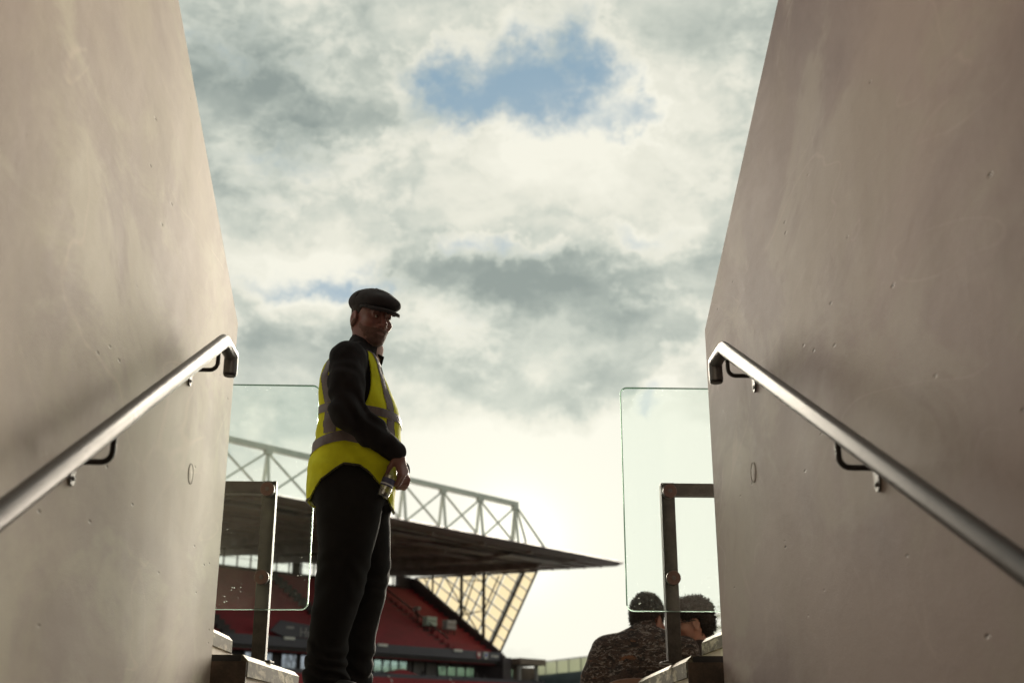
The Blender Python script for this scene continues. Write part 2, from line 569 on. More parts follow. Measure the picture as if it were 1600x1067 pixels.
structure(MB().box((-9, -12, -.3), (9, 1.60, 0.0)).build('concourse_floor', M['floor']))
st = MB()
for i in range(10):
    y0 = 4.95 - .335 * (i + 1)
    st.box((-1.014, y0, -.3), (1.082, 4.95 - .335 * i, 1.75 - .175 * (i + 1)))
stairs = structure(st.build('staircase', M['floor'], bevel=.006, segs=1))
structure(MB().box((-1.014, 4.952, -.3), (1.082, 7.0, 1.75)).build('landing', M['floor'], bevel=.006, segs=1))
te = MB()
for i in range(11):
    te.box((-22, 7.02 + .85 * i, -3.2), (22, 7.02 + .85 * (i + 1) - .004, 1.14 - .40 * i))
structure(te.build('terrace', M['floor']))

# the stand the passage runs through: raked terraces beside the walls, the seating that bridges the passage
# over the viewer, brought forward unseen to dim the walls, and the roof above
rk = MB()
for i in range(24):
    y1 = 4.95 - .8 * i
    z1 = 2.15 + .38 * i
    for (a, b) in ((-22, -1.304), (1.374, 22)):
        rk.box((a, y1 - .8, z1 - 1.6), (b, y1 - .003, z1))
structure(rk.build('raked_terrace', M['floor']))
br = MB()
for i in range(4, 24):
    y1 = 4.95 - .8 * i
    z1 = 2.15 + .38 * i
    br.box((-1.015, y1 - .8, max(2.98, z1 - 1.6)), (1.083, y1 - .003, z1 + .9 if i == 4 else z1))
structure(br.build('shading_bridge', M['floor']))
rf = MB()
rf.prism([(1.5, 15.2), (1.5, 15.5), (-16, 17.3), (-16, 16.6)], -24, 24, 'x')
structure(rf.build('stand_roof', M['floor']))
structure(MB().box((-24, -16.6, -3), (24, -16.01, 17)).build('stand_rear', M['floor']))

# ------------------------------------------------------------------ the two walls of the passage


def side_wall(x_in, x_out, y_end, z_corner, mat, label, plugs):
    t = empty('concrete_wall', (x_in, y_end, 0))
    slope = .476
    c = .014
    sgn = 1 if x_out > x_in else -1
    # the outline in the wall plane, then a small arris on the passage side
    out = [(y_end, -.3), (y_end, z_corner), (-6.0, z_corner + slope * (y_end + 6.0)), (-6.0, -.3)]
    inn = [(y_end - c, -.3), (y_end - c, z_corner - c * .6), (-6.0, z_corner + slope * (y_end + 6.0) - c * 1.1), (-6.0, -.3)]
    mb = MB()
    vs = [(0, y - y_end, z) for y, z in inn] + [(sgn * c, y - y_end, z) for y, z in out] + [(x_out - x_in, y - y_end, z) for y, z in out]
    fs = [(0, 1, 2, 3), (8, 9, 10, 11)]
    for k in (0, 4):
        fs += [(k + i, k + (i + 1) % 4, k + 4 + (i + 1) % 4, k + 4 + i) for i in range(4)]
    mb.add(vs, fs)
    mb.build('wall_body', mat, t)
    for (y, z) in plugs:
        n = 28
        pm = MB().lathe([(.034, -.004), (.034, .0003), (.032, .0006), (.0001, .0006)], n, Matrix.Translation((0, y - y_end, z)) @ Matrix.Rotation(-sgn * math.pi / 2, 4, 'Y'), cap=False)
        p = pm.build('tie_hole_plug', mat, t, smooth=30)
        rg = MB()
        rg.tube([(-sgn * .0002, y - y_end + .038 * math.cos(a), z + .038 * math.sin(a)) for a in [2 * math.pi * k / 24 for k in range(24)]] +
                [(-sgn * .0002, y - y_end + .038, z)], .0014, 6, cap=False)
        rg.build('plug_joint', M['plug_gap'], p)
    tag(t, label, 'wall')
    return t


side_wall(-1.018, -1.30, 5.0, 3.358, M['wall_l'], 'tall pale concrete passage wall left of the stairs, behind the handrail that rises to the right', [(4.345, 2.53)])
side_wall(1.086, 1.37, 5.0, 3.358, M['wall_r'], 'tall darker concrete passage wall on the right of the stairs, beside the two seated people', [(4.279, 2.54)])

# ------------------------------------------------------------------ handrails


def handrail(x, wx, p0, apex, brackets, label):
    """inclined tube, mitred into a level return and a short drop with a closed end"""
    sg = 1 if wx > x else -1
    t = empty('handrail', (x, apex[0], apex[1] - 1.15))
    def L(y, z, xx=x):
        return (xx - x, y - apex[0], z - (apex[1] - 1.15))
    r = .0268
    sl = (apex[1] - p0[1]) / (apex[0] - p0[0])
    yn = .75
    ye = apex[0] + .165
    mb = MB()
    mb.tube([L(yn, apex[1] - sl * (apex[0] - yn)), L(*apex), L(ye, apex[1] - .004), L(ye, apex[1] - .078)], r, 28)
    mb.build('rail_tube', M['stainless'], t, smooth=35)
    MB().tube([L(ye, apex[1] - .0785), L(ye, apex[1] - .0835), L(ye, apex[1] - .088)], [r * .94, r * .94, r * .8], 28).build('end_cap', M['bracket'], t, smooth=35)
    for y in brackets:
        zr = apex[1] - sl * (apex[0] - y) - r * .9
        zb = zr - .075
        rb = .008
        pts = [L(y, zr + .005), L(y, zb + .028)]
        for k in range(1, 6):
            a = k / 6 * math.pi / 2
            pts.append((sg * (.028 - .028 * math.cos(a)), y - apex[0], zb + .028 - .028 * math.sin(a) - (apex[1] - 1.15)))
        pts += [(sg * .028, y - apex[0], zb - (apex[1] - 1.15)), ((wx - x) - sg * .004, y - apex[0], zb - (apex[1] - 1.15))]
        b = MB().tube(pts, rb, 12).build('bracket', M['bracket'], t, smooth=40)
        # rounded tab on the wall with one screw
        n = 10
        prof = [(.019 * math.cos(math.pi * k / n), .019 * math.sin(math.pi * k / n) + .008) for k in range(n + 1)]
        prof += [(-.019 * math.cos(math.pi * k / n), -.019 * math.sin(math.pi * k / n) - .045) for k in range(n + 1)]
        xa, xb = (wx - x) - sg * .0065, (wx - x) - sg * .0005
        poly = [(y - apex[0] + a, zb - (apex[1] - 1.15) + c) for a, c in prof]
        MB().prism(poly, xa, xb, 'x').build('wall_plate', M['plate'], b, bevel=.0012, segs=1)
        T = Matrix.Translation(((wx - x) - sg * .0065, y - apex[0], zb - .044 - (apex[1] - 1.15))) @ Matrix.Rotation(-sg * math.pi / 2, 4, 'Y')
        MB().lathe([(.0075, 0), (.0072, .002), (.005, .0035), (.003, .0035), (.0028, .002), (0.0001, .002)], 14, T).build('screw', M['stainless'], b, smooth=40)
    tag(t, label, 'handrail', 'stair handrails')
    return t


handrail(-.918, -1.018, (2.351, 2.017), (4.255, 3.022), (4.19, 3.035), 'stainless steel handrail on the left wall, rising from lower left toward the standing man')
handrail(.986, 1.086, (2.037, 1.881), (4.205, 3.003), (4.165, 2.98), 'stainless steel handrail on the right wall, rising from lower right toward the glass panel')

# ------------------------------------------------------------------ stepped slabs beside the gangway


def side_step(name, xin0, xin1, xo, y0, y1, ztop, zbase, label, trim=True, th=.088, ych=0.05, floor_z=1.8):
    """a slab with a chamfered inner nosing over a set-back riser; xin0/xin1 are its inner edge at the near and far end"""
    s = 1 if xo > xin0 else -1
    t = empty('concrete_step', ((xin0 + xo) / 2, (y0 + y1) / 2, zbase))
    ox, oy, oz = t.location
    ch = .024
    def P(x, y, z):
        return (x - ox, y - oy, z - oz)
    mb = MB()
    N = 9
    rnd = random.Random(int(ztop * 1000 + xo * 10))
    rows = []
    for i in range(N + 1):
        f = i / N
        y = y0 + (y1 - y0) * f
        x = xin0 + (xin1 - xin0) * f
        if i == N:
            x += s * ych * .6
        j = [rnd.uniform(-.0012, .0012) for _ in range(4)]
        rows.append([P(x, y, ztop - th), P(x + j[0] * .4, y, ztop - ch + j[1]), P(x + s * ch + j[2], y, ztop), P(xo, y, ztop), P(xo, y, ztop - th)])
    vs = [p for r_ in rows for p in r_]
    fs, mats = [], []
    for i in range(N):
        for k in range(5):
            mats.append(1 if k in (1, 2) else 0)
            fs.append((i * 5 + k, i * 5 + (k + 1) % 5, (i + 1) * 5 + (k + 1) % 5, (i + 1) * 5 + k))
    fs += [(0, 1, 2, 3, 4), tuple(N * 5 + k for k in range(5))[::-1]]
    mb.add(vs, fs)
    mb.mi[:len(mats)] = mats
    mb.build('slab', [M['slab'], M['nosing']], t)
    rs = MB()
    a0, a1 = xin0 + s * .012, xin1 + s * .012
    vs = [P(a0, y0 + .006, zbase), P(a1, y1 - .01, zbase), P(xo - s * .002, y1 - .01, zbase), P(xo - s * .002, y0 + .006, zbase)]
    vs += [P(a0, y0 + .006, ztop - th - .001), P(a1, y1 - .01, ztop - th - .001), P(xo - s * .002, y1 - .01, ztop - th - .001), P(xo - s * .002, y0 + .006, ztop - th - .001)]
    rs.add(vs, [(3, 2, 1, 0), (4, 5, 6, 7), (0, 1, 5, 4), (1, 2, 6, 5), (2, 3, 7, 6), (3, 0, 4, 7)])
    rs.build('riser', M['riser'], t)
    if trim:
        MB().box(P(min(xin0 + s * .03, xo), y0 - .006, ztop - .026), P(max(xin0 + s * .03, xo), y0 - .001, ztop - .002)).build('nosing_strip', M['black_trim'], t)
        MB().box(P(min(xin0 + s * .004, xo), y0 - .018, -.28 if zbase < 0 else zbase), P(max(xin0 + s * .004, xo), y0 - .0065, ztop - .0275)).build('end_board', M['endboard'], t)
    tag(t, label, 'step', 'concrete steps beside the gangway')
    return t


M['endboard'] = plain('dark_stained_board', (.075, .052, .036), .75, 0, .55, 9)
side_step('step', -.882, -.846, -2.6, 5.065, 6.6, 1.925, .4, 'low concrete step with a pale sunlit edge, left of the standing man')
side_step('step', .945, 1.046, 2.6, 5.065, 7.35, 1.925, .4, 'low concrete step with a bright edge, in front of the seated pair')
side_step('step', -1.235, -1.262, -4.5, 5.3, 6.87, 2.126, 1.926, 'small upper concrete step jutting from behind the left wall', trim=False)
side_step('step', 1.330, 1.350, 4.5, 5.3, 6.89, 2.126, 1.926, 'small upper concrete step jutting from behind the right wall', trim=False)

# ------------------------------------------------------------------ glass balustrades


def balustrade(edge, outer, post_a, post_b, bar_z, gz0, gz1, label):
    """pane held by standoffs on an angled post and bar; edge is the free side"""
    s = 1 if outer > edge else -1
    yg, yp = 5.60, 5.66
    t = empty('glass_balustrade', ((post_a + post_b) / 2, yp, 1.927))
    ox, oy, oz = t.location
    # pane outline with two rounded corners on the free side
    pts = []
    rc = .034
    H = gz1 - gz0
    def arc(cx, cz, a0, a1, n=7):
        return [(cx + rc * math.cos(a0 + (a1 - a0) * k / n), cz + rc * math.sin(a0 + (a1 - a0) * k / n)) for k in range(n + 1)]
    W = abs(outer - edge)
    prof = [(W, 0), (W, H)] + arc(rc, H - rc, math.pi / 2, math.pi) + arc(rc, rc, math.pi, 1.5 * math.pi)
    prof = [(edge + s * a - ox, gz0 + c - oz) for a, c in prof]
    n = len(prof)
    mb = MB()
    th = .0125
    y0, y1 = yg - oy - th / 2, yg - oy + th / 2
    vs = [(a, y0, c) for a, c in prof] + [(a, y1, c) for a, c in prof]
    mb.add(vs, [list(range(n)), list(range(n, 2 * n))[::-1]])
    pane = mb.build('glass_pane', M['pane'], t)
    mb = MB()
    e = .004
    # polished edge strip all round, its own solid ring
    cx = sum(a for a, c in prof) / n
    cz = sum(c for a, c in prof) / n
    inn = []
    for i in range(n):
        a, c = prof[i]
        (pa, pc), (na, nc) = prof[i - 1], prof[(i + 1) % n]
        tx, tz = na - pa, nc - pc
        l = math.hypot(tx, tz)
        nx, nz = -tz / l, tx / l
        if (cx - a) * nx + (cz - c) * nz < 0:
            nx, nz = -nx, -nz
        inn.append((a + nx * e, c + nz * e))
    out2 = [(a - (b[0] - a) * .12, c - (b[1] - c) * .12) for (a, c), b in zip(prof, inn)]
    ring = []
    for lst, yy in ((out2, y0 - .0006), (out2, y1 + .0006), (inn, y1 + .0006), (inn, y0 - .0006)):
        ring += [(a, yy, c) for a, c in lst]
    fs = []
    for k in range(4):
        for i in range(n):
            j = (i + 1) % n
            fs.append((k * n + i, k * n + j, ((k + 1) % 4) * n + j, ((k + 1) % 4) * n + i))
    mb.add(ring, fs)
    eo = mb.build('pane_edge', [M['pane_edge'], M['pane_foot']], pane)
    for pl in eo.data.polygons:
        if sum(eo.data.vertices[i].co.z for i in pl.vertices) / len(pl.vertices) < gz0 - oz + .030 or (s < 0 and abs(sum(eo.data.vertices[i].co.x for i in pl.vertices) / len(pl.vertices) - (edge - ox)) < .02 and pl.center.z < gz1 - oz - .05):
            pl.material_index = 1
    lo, hi = min(post_a, post_b), max(post_a, post_b)
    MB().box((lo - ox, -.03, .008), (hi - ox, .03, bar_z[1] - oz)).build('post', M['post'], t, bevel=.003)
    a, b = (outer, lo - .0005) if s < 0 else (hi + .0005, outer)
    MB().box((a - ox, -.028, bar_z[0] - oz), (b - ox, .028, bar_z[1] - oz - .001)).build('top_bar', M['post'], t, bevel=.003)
    MB().box((lo - ox - .03, -.06, 0), (hi - ox + .03, .06, .0085)).build('base_plate', M['post'], t, bevel=.002)
    for z in (bar_z[0] + .011, bar_z[0] - .405):
        T = Matrix.Translation(((lo + hi) / 2 - ox, yg - oy, z - oz)) @ Matrix.Rotation(math.pi / 2, 4, 'X')
        so = MB().lathe([(.033, .0085), (.034, .011), (.034, .026), (.032, .029), (.012, .0292), (.0115, .0275), (.0001, .0275)], 28, T, cap=False).build('standoff', M['bolt'], t, smooth=30)
        MB().lathe([(.0105, .0276), (.0105, .031), (.009, .032), (.005, .032), (.0045, .029), (.0001, .029)], 12, T, cap=False).build('bolt', M['plate'], so, smooth=30)
        MB().lathe([(.030, -.032), (.030, -.0075)], 24, T).build('spacer', M['stainless'], so, smooth=40)
    tag(t, label, 'glass barrier', 'glass balustrades at the head of the stairs')
    return t


balustrade(-.716, -1.29, -.905, -.970, (2.713, 2.774), 2.160, 3.248, 'dusty green tinted glass balustrade with dark steel post, at the left behind the standing man')
balustrade(.775, 1.36,   .968, 1.033, (2.720, 2.782), 2.160, 3.256, 'clear glass balustrade with dark steel post, at the right in front of the seated pair')

# ------------------------------------------------------------------ the far stand
M['roof_under'] = plain('roof_underside', (.27, .23, .24), .6, 0, .5, .35, .3, .05, stretch=(.35, 1.6, 1))
M['purlin'] = plain('purlin_paint', (.27, .21, .195), .55, 0, .35, .6)
M['truss'] = plain('truss_paint', (.50, .52, .47), .5, 0, .15, 1.2)
M['seats'] = plain('red_seat_plastic', (.29, .018, .028), .55, 0, .2, .5)
M['rake'] = plain('dark_cladding', (.075, .06, .066), .6, 0, .2, .8)
M['slate'] = plain('slate_cladding', (.085, .08, .10), .55, 0, .15, .7)
M['dkframe'] = plain('dark_frame', (.035, .027, .028), .6, 0, .2, 2)
M['pale'] = plain('pale_panel', (.34, .32, .32), .6, 0, .2, .8)
M['white_paint'] = plain('white_paint', (.75, .74, .70), .5, 0, .1, 2)
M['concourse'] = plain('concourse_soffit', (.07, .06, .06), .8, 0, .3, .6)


def translucent_mat(name='yellow_polycarbonate', c1=(.40, .36, .26), c2=(.30, .262, .18)):
    m, g = new_mat(name)
    O = g.n('ShaderNodeTexCoord').outputs['Object']
    rib = g.n('ShaderNodeTexWave', {'Vector': O, 'Scale': 1.1, 'Distortion': 0.0}, bands_direction='Y').outputs['Fac']
    nz = g.noise(O, .5, 5, .6)
    c = g.mix(g.m('ADD', g.m('MULTIPLY', rib, .22), g.m('MULTIPLY', nz, .5)), c1, c2)
    tl = g.n('ShaderNodeBsdfTranslucent', {0: c})
    gl = g.n('ShaderNodeBsdfGlossy', {0: (.8, .8, .8, 1), 1: .3})
    mx = g.n('ShaderNodeMixShader', {0: .05, 1: tl.outputs[0], 2: gl.outputs[0]})
    g.n('ShaderNodeOutputMaterial', {0: mx.outputs[0]})
    return m


def window_mat(name, tint, refl=.35):
    """office glazing: dim room behind, curtains, sky mirrored in it"""
    m, g = new_mat(name)
    O = g.n('ShaderNodeTexCoord').outputs['Object']
    a = g.noise(g.v('MULTIPLY', O, (1, 1, .35)), 2.2, 5, .6)
    c = g.mix(g.step(a, .36, .5), tuple(x * .35 for x in tint), tint)
    finish(g, c, .12, .75, None, spec=1.0)
    return m


M['poly'] = translucent_mat()
M['win_teal'] = window_mat('teal_glazing', (.55, .78, .78))
M['win_blue'] = window_mat('bluish_glazing', (.50, .56, .72))
M['clear_far'] = window_mat('balcony_glazing', (.38, .58, .55))

ST = empty('stadium_stand', (15.15, 110.31, -3.0), R(44.8))
tag(ST, 'far two tier stadium stand with red seats and a cantilever roof carrying a white truss', 'grandstand')


def Z(z):
    return z + 3.0


def roof_z(n, s):
    return 16.83 + .04 * n + .0006 * n * n - .0155 * s


# roof: deck with a knife edge at the front, bent to follow its slope
S0 = -88.0
mb = MB()
ns = [0.0, .9, 6, 11, 16, 22, 28, 33]
ss = [0.0, -22, -44, S0]
top = lambda n, s: roof_z(n, s) + (.30 if n < .5 else .55)
for kind in (0, 1):
    base = len(mb.v)
    vs = []
    for s in ss:
        for n in ns:
            vs.append((s, n, Z(top(n, s) if kind else (roof_z(n, s) + (.24 if n < .5 else 0)))))
    fs = []
    k = len(ns)
    for i in range(len(ss) - 1):
        for j in range(k - 1):
            fs.append((i * k + j, i * k + j + 1, (i + 1) * k + j + 1, (i + 1) * k + j))
    mb.add(vs, fs)
    if kind == 0:
        off = len(vs)
k = len(ns)
rim = []
for j in range(k - 1):
    rim.append((j, j + 1, off + j + 1, off + j))
    b = (len(ss) - 1) * k
    rim.append((b + j, b + j + 1, off + b + j + 1, off + b + j))
for i in range(len(ss) - 1):
    rim.append((i * k, (i + 1) * k, off + (i + 1) * k, off + i * k))
    e = k - 1
    rim.append((i * k + e, (i + 1) * k + e, off + (i + 1) * k + e, off + i * k + e))
for f in rim:
    mb.f.append(list(f))
    mb.mi.append(0)
    mb.uv.append([(0, 0)] * 4)
roof = mb.build('roof', M['roof_under'], ST)
# purlins run along the stand, rafters run back from the edge
for n in np.arange(2.0, 32.0, 2.0):
    p = MB()
    for a, b in zip(ss[:-1], ss[1:]):
        p.bar((a - .9 if a == 0 else a, n, Z(roof_z(n, a) - .085)), (b, n, Z(roof_z(n, b) - .085)), .14, .16)
    p.build('purlin', M['purlin'], roof)
for s in np.arange(-5.5, -62, -6.0):
    p = MB()
    pr = [(1.2, .05), (6, .55), (14, .8), (22, .85), (31.5, .6)]
    for (a, da), (b, db) in zip(pr[:-1], pr[1:]):
        p.bar((s, a, Z(roof_z(a, s) - da / 2)), (s, b, Z(roof_z(b, s) - (da + db) / 4)), .22, (da + db) / 2)
    p.build('rafter', M['purlin'], roof)
for (s, n, w, l) in ((-6, 3.2, 1.6, 7), (-13, 5.0, 1.2, 9), (-22, 3.0, 1.2, 12), (-34, 4.0, 1.8, 9), (-30, 8.5, 1.1, 8), (-9, 8.2, .9, 7)):
    MB().box((s - l, n - w / 2, Z(roof_z(n, s) - .34)), (s, n + w / 2, Z(roof_z(n, s) - .30))).build('underside_panel', M['pale'], roof)

# truss above the front edge
ctop = lambda s: 20.72 - .0155 * (s + 14.4)
nodes = [-14.4 - 4.33 * k for k in range(0, 16)]
p = MB().bar((nodes[0] + .25, .65, Z(ctop(nodes[0]))), (nodes[-1], .65, Z(ctop(nodes[-1]))), .42, .40)
tr = p.build('truss_chord', M['truss'], ST)
for i, s in enumerate(nodes):
    zt = Z(ctop(s) - .15)
    for nb in (.25, 1.05):
        MB().bar((s, .65, zt), (s, nb, Z(top(nb, s))), .17, .17).build('truss_post', M['truss'], tr)
    MB().box((s - .28, .45, zt - .30), (s + .28, .85, zt + .05)).build('node_plate', M['truss'], tr)
    if i < len(nodes) - 1:
        s2 = nodes[i + 1]
        MB().bar((s, .62, zt - .1), (s2, .2, Z(top(.2, s2))), .13, .13).build('truss_diagonal', M['truss'], tr)
        MB().bar((s2, .68, zt - .1), (s, 1.0, Z(top(1.0, s))), .13, .13).build('truss_diagonal', M['truss'], tr)
zt = Z(ctop(nodes[0]) - .1)
for (s, n_) in ((-10.95, .3), (-12.7, .9), (-13.6, 1.5)):
    MB().bar((nodes[0] + .1, .65, zt), (s, n_, Z(top(n_, s))), .15, .15).build('truss_raker', M['truss'], tr)

# gable windscreen: panes in a slanting grid, held by a frame of posts and braces
A, B_, C_ = Vector((0, 10.85, 17.28)), Vector((0, 28.7, 18.15)), Vector((0, 15.85, 9.72))
frame = MB()
ND = 8
def gp(a, b, s=0.0):
    q = C_ + (A - C_) * a + (B_ - C_) * b
    return Vector((s, q.y, Z(q.z)))
for (u, v) in ((A, C_), (C_, B_), (A, B_)):
    frame.bar((-.1, u.y, Z(u.z)), (-.1, v.y, Z(v.z)), .16, .16)
frame.bar(gp(.9, .09, -.28), gp(0, .09, -.28), .24, .24)
for (n_, zb) in ((17.75, 10.9), (21.0, 13.1), (25.4, 16.0)):
    frame.bar((-.6, n_, Z(zb)), (-.6, n_, Z(roof_z(n_, 0))), .24 if n_ < 22 else .15)
for (p0, p1) in (((17.75, 10.9), (23.5, 17.7)), ((21.0, 13.6), (17.75, 13.9)), ((17.75, 13.8), (15.6, 17.2)), ((21.0, 13.1), (19.0, 17.4)),
                 ((21.0, 17.2), (17.75, 16.9)), ((24.6, 14.9), (21.0, 13.7)), ((25.4, 16.0), (26.8, 18.0))):
    frame.bar((-.6, p0[0], Z(p0[1])), (-.6, p1[0], Z(p1[1])), .10)
fr_ = frame.build('windscreen_frame', M['dkframe'], ST)
for i in range(ND):
    for j in range(ND - i):
        a0, a1, b0, b1 = i / ND, (i + 1) / ND, j / ND, (j + 1) / ND
        g2 = .08 / ND
        c = [(a0 + g2, b0 + g2), (a1 - g2, b0 + g2), (a1 - g2, b1 - g2), (a0 + g2, b1 - g2)]
        if i + j == ND - 1:
            c = [(a0 + g2, b0 + g2), (a1 - g2 * 2.2, b0 + g2), (a0 + g2, b1 - g2 * 2.2)]
        k = len(c)
        pm = MB().add([gp(a, b, .0) for a, b in c], [list(range(k))])
        pm.build('pane', M['poly'], fr_)
for i in range(1, ND):
    f = i / ND
    MB().bar(gp(f, 0, -.06), gp(f, 1 - f, -.06), .10, .10).build('glazing_bar', M['dkframe'], fr_)
    MB().bar(gp(0, f, -.06), gp(1 - f, f, -.06), .10, .10).build('glazing_bar', M['dkframe'], fr_)

# upper tier
tz = lambda n: 9.35 + .585 * (n - 16.3)
mb = MB()
NR = 16
for r_ in range(NR):
    n0 = 16.3 + .78 * r_
    z0 = tz(n0)
    mb.box((S0, n0, Z(z0 - .9)), (-.35, n0 + .775, Z(z0)))
    for (a, b) in ((S0, -7.0), (-5.6, -.45)):
        mb.box((a, n0 + .50, Z(z0 + .001)), (b, n0 + .58, Z(z0 + .62)))
tier = mb.build('upper_seating', M['seats'], ST)
tier['kind'] = 'stuff'
nb_ = 16.3 + .78 * NR
MB().box((S0, nb_, Z(tz(nb_) - 2)), (-.35, nb_ + .5, Z(17.15))).build('rear_wall', plain('rear_wall_shade', (.05, .022, .026), .7), ST)  # shade under the roof put into the wall colour
# gangway with its handrail
gm = MB()
for r_ in range(NR):
    n0 = 16.3 + .78 * r_
    gm.box((-6.9, n0 + .02, Z(tz(n0) + .004)), (-5.7, n0 + .7, Z(tz(n0) + .10)))
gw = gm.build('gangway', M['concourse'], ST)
for s_ in (-19.5, -32.0, -44.5, -57.0):
    gm2 = MB()
    for r_ in range(NR):
        n0 = 16.3 + .78 * r_
        gm2.box((s_ - .6, n0 + .02, Z(tz(n0) + .004)), (s_ + .6, n0 + .77, Z(tz(n0) + .64)))
    gm2.build('gangway', M['concourse'], ST)
MB().bar((-6.3, 17.0, Z(tz(17) + 1.0)), (-6.3, 28, Z(tz(28) + 1.0)), .12).build('gangway_rail', M['dkframe'], gw)
# raking side wall
pz = lambda n: 9.72 + (18.15 - 9.72) / (28.7 - 15.85) * (n - 15.85)
MB().prism([(15.2, Z(8.5)), (15.2, Z(9.3)), (15.85, Z(9.72)), (28.7, Z(18.12)), (30.5, Z(18.3)), (30.5, Z(15.0)), (16.0, Z(8.5))], -.33, .05, 'x').build('rake_wall', M['rake'], ST)
# rear opening under the roof, divided by thin mullions
rear = MB()
for s in np.arange(-2.5, -80, -1.55):
    rear.box((s - .06, 29.6, Z(17.16)), (s + .06, 29.72, Z(roof_z(29.6, s) - .02)))
for s in np.arange(-15.6, -80, -23.0):
    rear.box((s - .45, 29.5, Z(17.16)), (s + .45, 29.75, Z(roof_z(29.6, s) - .02)))
rear.box((-80, 29.63, Z(18.05)), (-2.5, 29.69, Z(18.09)))
rear.build('clerestory_frame', M['dkframe'], ST)
MB().box((-2.0, 29.3, Z(15)), (-.2, 29.9, Z(18.3))).build('corner_wall', M['rake'], ST)

# fascia of the upper tier with its signs
fa = MB().box((S0, 15.55, Z(8.83)), (.05, 15.95, Z(9.63))).build('fascia', M['slate'], ST)
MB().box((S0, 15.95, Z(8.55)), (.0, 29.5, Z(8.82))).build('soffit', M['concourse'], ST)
for s in (-16.05, -6.45, -26.5, -36):
    MB().box((s - .55, 15.40, Z(9.42)), (s + .55, 15.54, Z(9.64))).build('row_sign', M['white_paint'], fa)
M['crest_red'] = plain('crest_red', (.55, .10, .12), .5)
M['crest_blue'] = plain('crest_blue', (.14, .16, .45), .5)
def crest(s, mats):
    pr = [(-.26, .32), (.26, .32), (.26, -.05), (.16, -.25), (0, -.36), (-.16, -.25), (-.26, -.05)]
    c = MB().prism([(s + a, Z(9.24) + b) for a, b in pr], 15.47, 15.545, 'y').build('crest', mats[0], fa)
    MB().prism([(s + a * .6, Z(9.27) + b * .55) for a, b in pr], 15.44, 15.469, 'y').build('crest_field', mats[1], c)
crest(-3.55, (M['crest_red'], M['white_paint']))
crest(-2.55, (M['white_paint'], M['crest_blue']))
ls = MB()
for k, w in enumerate((.13, .06, .16, .10, .14, .05)):
    ls.box((-1.75 + k * .19, 15.49, Z(9.13)), (-1.75 + k * .19 + w, 15.545, Z(9.31)))
ls.build('small_lettering', M['white_paint'], fa)
# sponsor banner hung at the front of the upper tier
bn = MB().prism([(-28.6, Z(10.05)), (-27.6, Z(10.95)), (-22.0, Z(10.55)), (-22.0, Z(9.66)), (-27.2, Z(9.66))], 15.35, 15.5, 'y').build('banner', M['slate'], ST)
text_mesh('lettering', 'Huhv', 1.15, M['pale'], bn, Matrix.Translation((-24.35, 15.33, Z(10.05))) @ Matrix.Rotation(math.pi / 2, 4, 'X'), .015)
MB().box((-27.0, 15.30, Z(10.3)), (-26.2, 15.345, Z(10.5))).build('emblem', M['pale'], bn)

# level between the tiers: glazed boxes on the left, open concourse on the right
MB().box((S0, 19.6, Z(6.4)), (-.2, 20.0, Z(8.55))).build('concourse_wall', M['pale'], ST)
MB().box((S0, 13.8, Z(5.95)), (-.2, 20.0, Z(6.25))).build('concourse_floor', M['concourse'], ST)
bx = MB()
wins = [(-29.4, -27.9, 'win_blue'), (-27.4, -26.6, 'win_blue'), (-25.6, -24.0, 'win_blue'), (-23.6, -22.0, 'win_blue'), (-21.2, -19.9, 'win_blue'), (-19.5, -18.4, 'win_teal'),
        (-17.6, -17.0, 'win_teal'), (-16.7, -15.9, 'win_teal'), (-15.2, -14.2, 'win_teal'), (-14.15, -13.2, 'win_teal'), (-13.15, -12.2, 'win_teal'), (-12.15, -11.1, 'win_teal')]
bz = MB().box((S0, 17.72, Z(6.25)), (-10.6, 19.5, Z(8.55))).build('box_front', M['dkframe'], ST)
for a, b, mm in wins:
    w_ = MB().box((a, 17.6, Z(7.2)), (b, 17.7, Z(8.45))).build('window', M[mm], bz)
    fm = MB()
    for lo, hi in (((a - .07, 17.52, Z(7.12)), (b + .07, 17.71, Z(7.195))), ((a - .07, 17.52, Z(8.455)), (b + .07, 17.71, Z(8.53))),
                   ((a - .07, 17.52, Z(7.2)), (a - .003, 17.71, Z(8.45))), ((b + .003, 17.52, Z(7.2)), (b + .07, 17.71, Z(8.45)))):
        fm.box(lo, hi)
    fm.build('window_frame', M['dkframe'], w_)
for s in (-8.6, -6.9, -5.2, -3.5, -1.6):
    MB().box((s - .05, 19.45, Z(6.4)), (s + .05, 19.595, Z(8.55))).build('panel_joint', M['dkframe'], ST)
bal = MB().box((-10.4, 14.1, Z(6.62)), (4.2, 14.25, Z(6.74))).build('balcony_rail', M['white_paint'], ST)
for s in np.arange(-8.3, 3.0, 1.25):
    if s < -3.6:
        MB().box((s, 16.2, Z(7.2)), (s + 1.0, 16.24, Z(8.0))).build('balcony_pane', M['clear_far'], ST)
for s, h in ((-9.4, .9), (-7.2, .8), (-5.9, .85), (-3.4, .9), (-2.1, 1.0), (-1.0, .8)):
    MB().lathe([(.28, 0), (.34, .25), (.20, .5), (.16, .62), (.14, .8)], 9, Matrix.Translation((s, 17.2, Z(6.9))) @ Matrix.Diagonal((1.1, .7, h, 1))).build('bar_stool', M['dkframe'], ST)
# red screen that rises in front of the boxes, seen between the windows and the lower tier
MB().prism([(-15.8, Z(6.9)), (-14.6, Z(7.3)), (-13.3, Z(7.55)), (-12.3, Z(7.3)), (-10.8, Z(6.95)), (-10.8, Z(6.3)), (-17.8, Z(6.3)), (-17.6, Z(6.75))], 15.6, 16.6, 'y').build('vomitory_hood', M['seats'], ST)
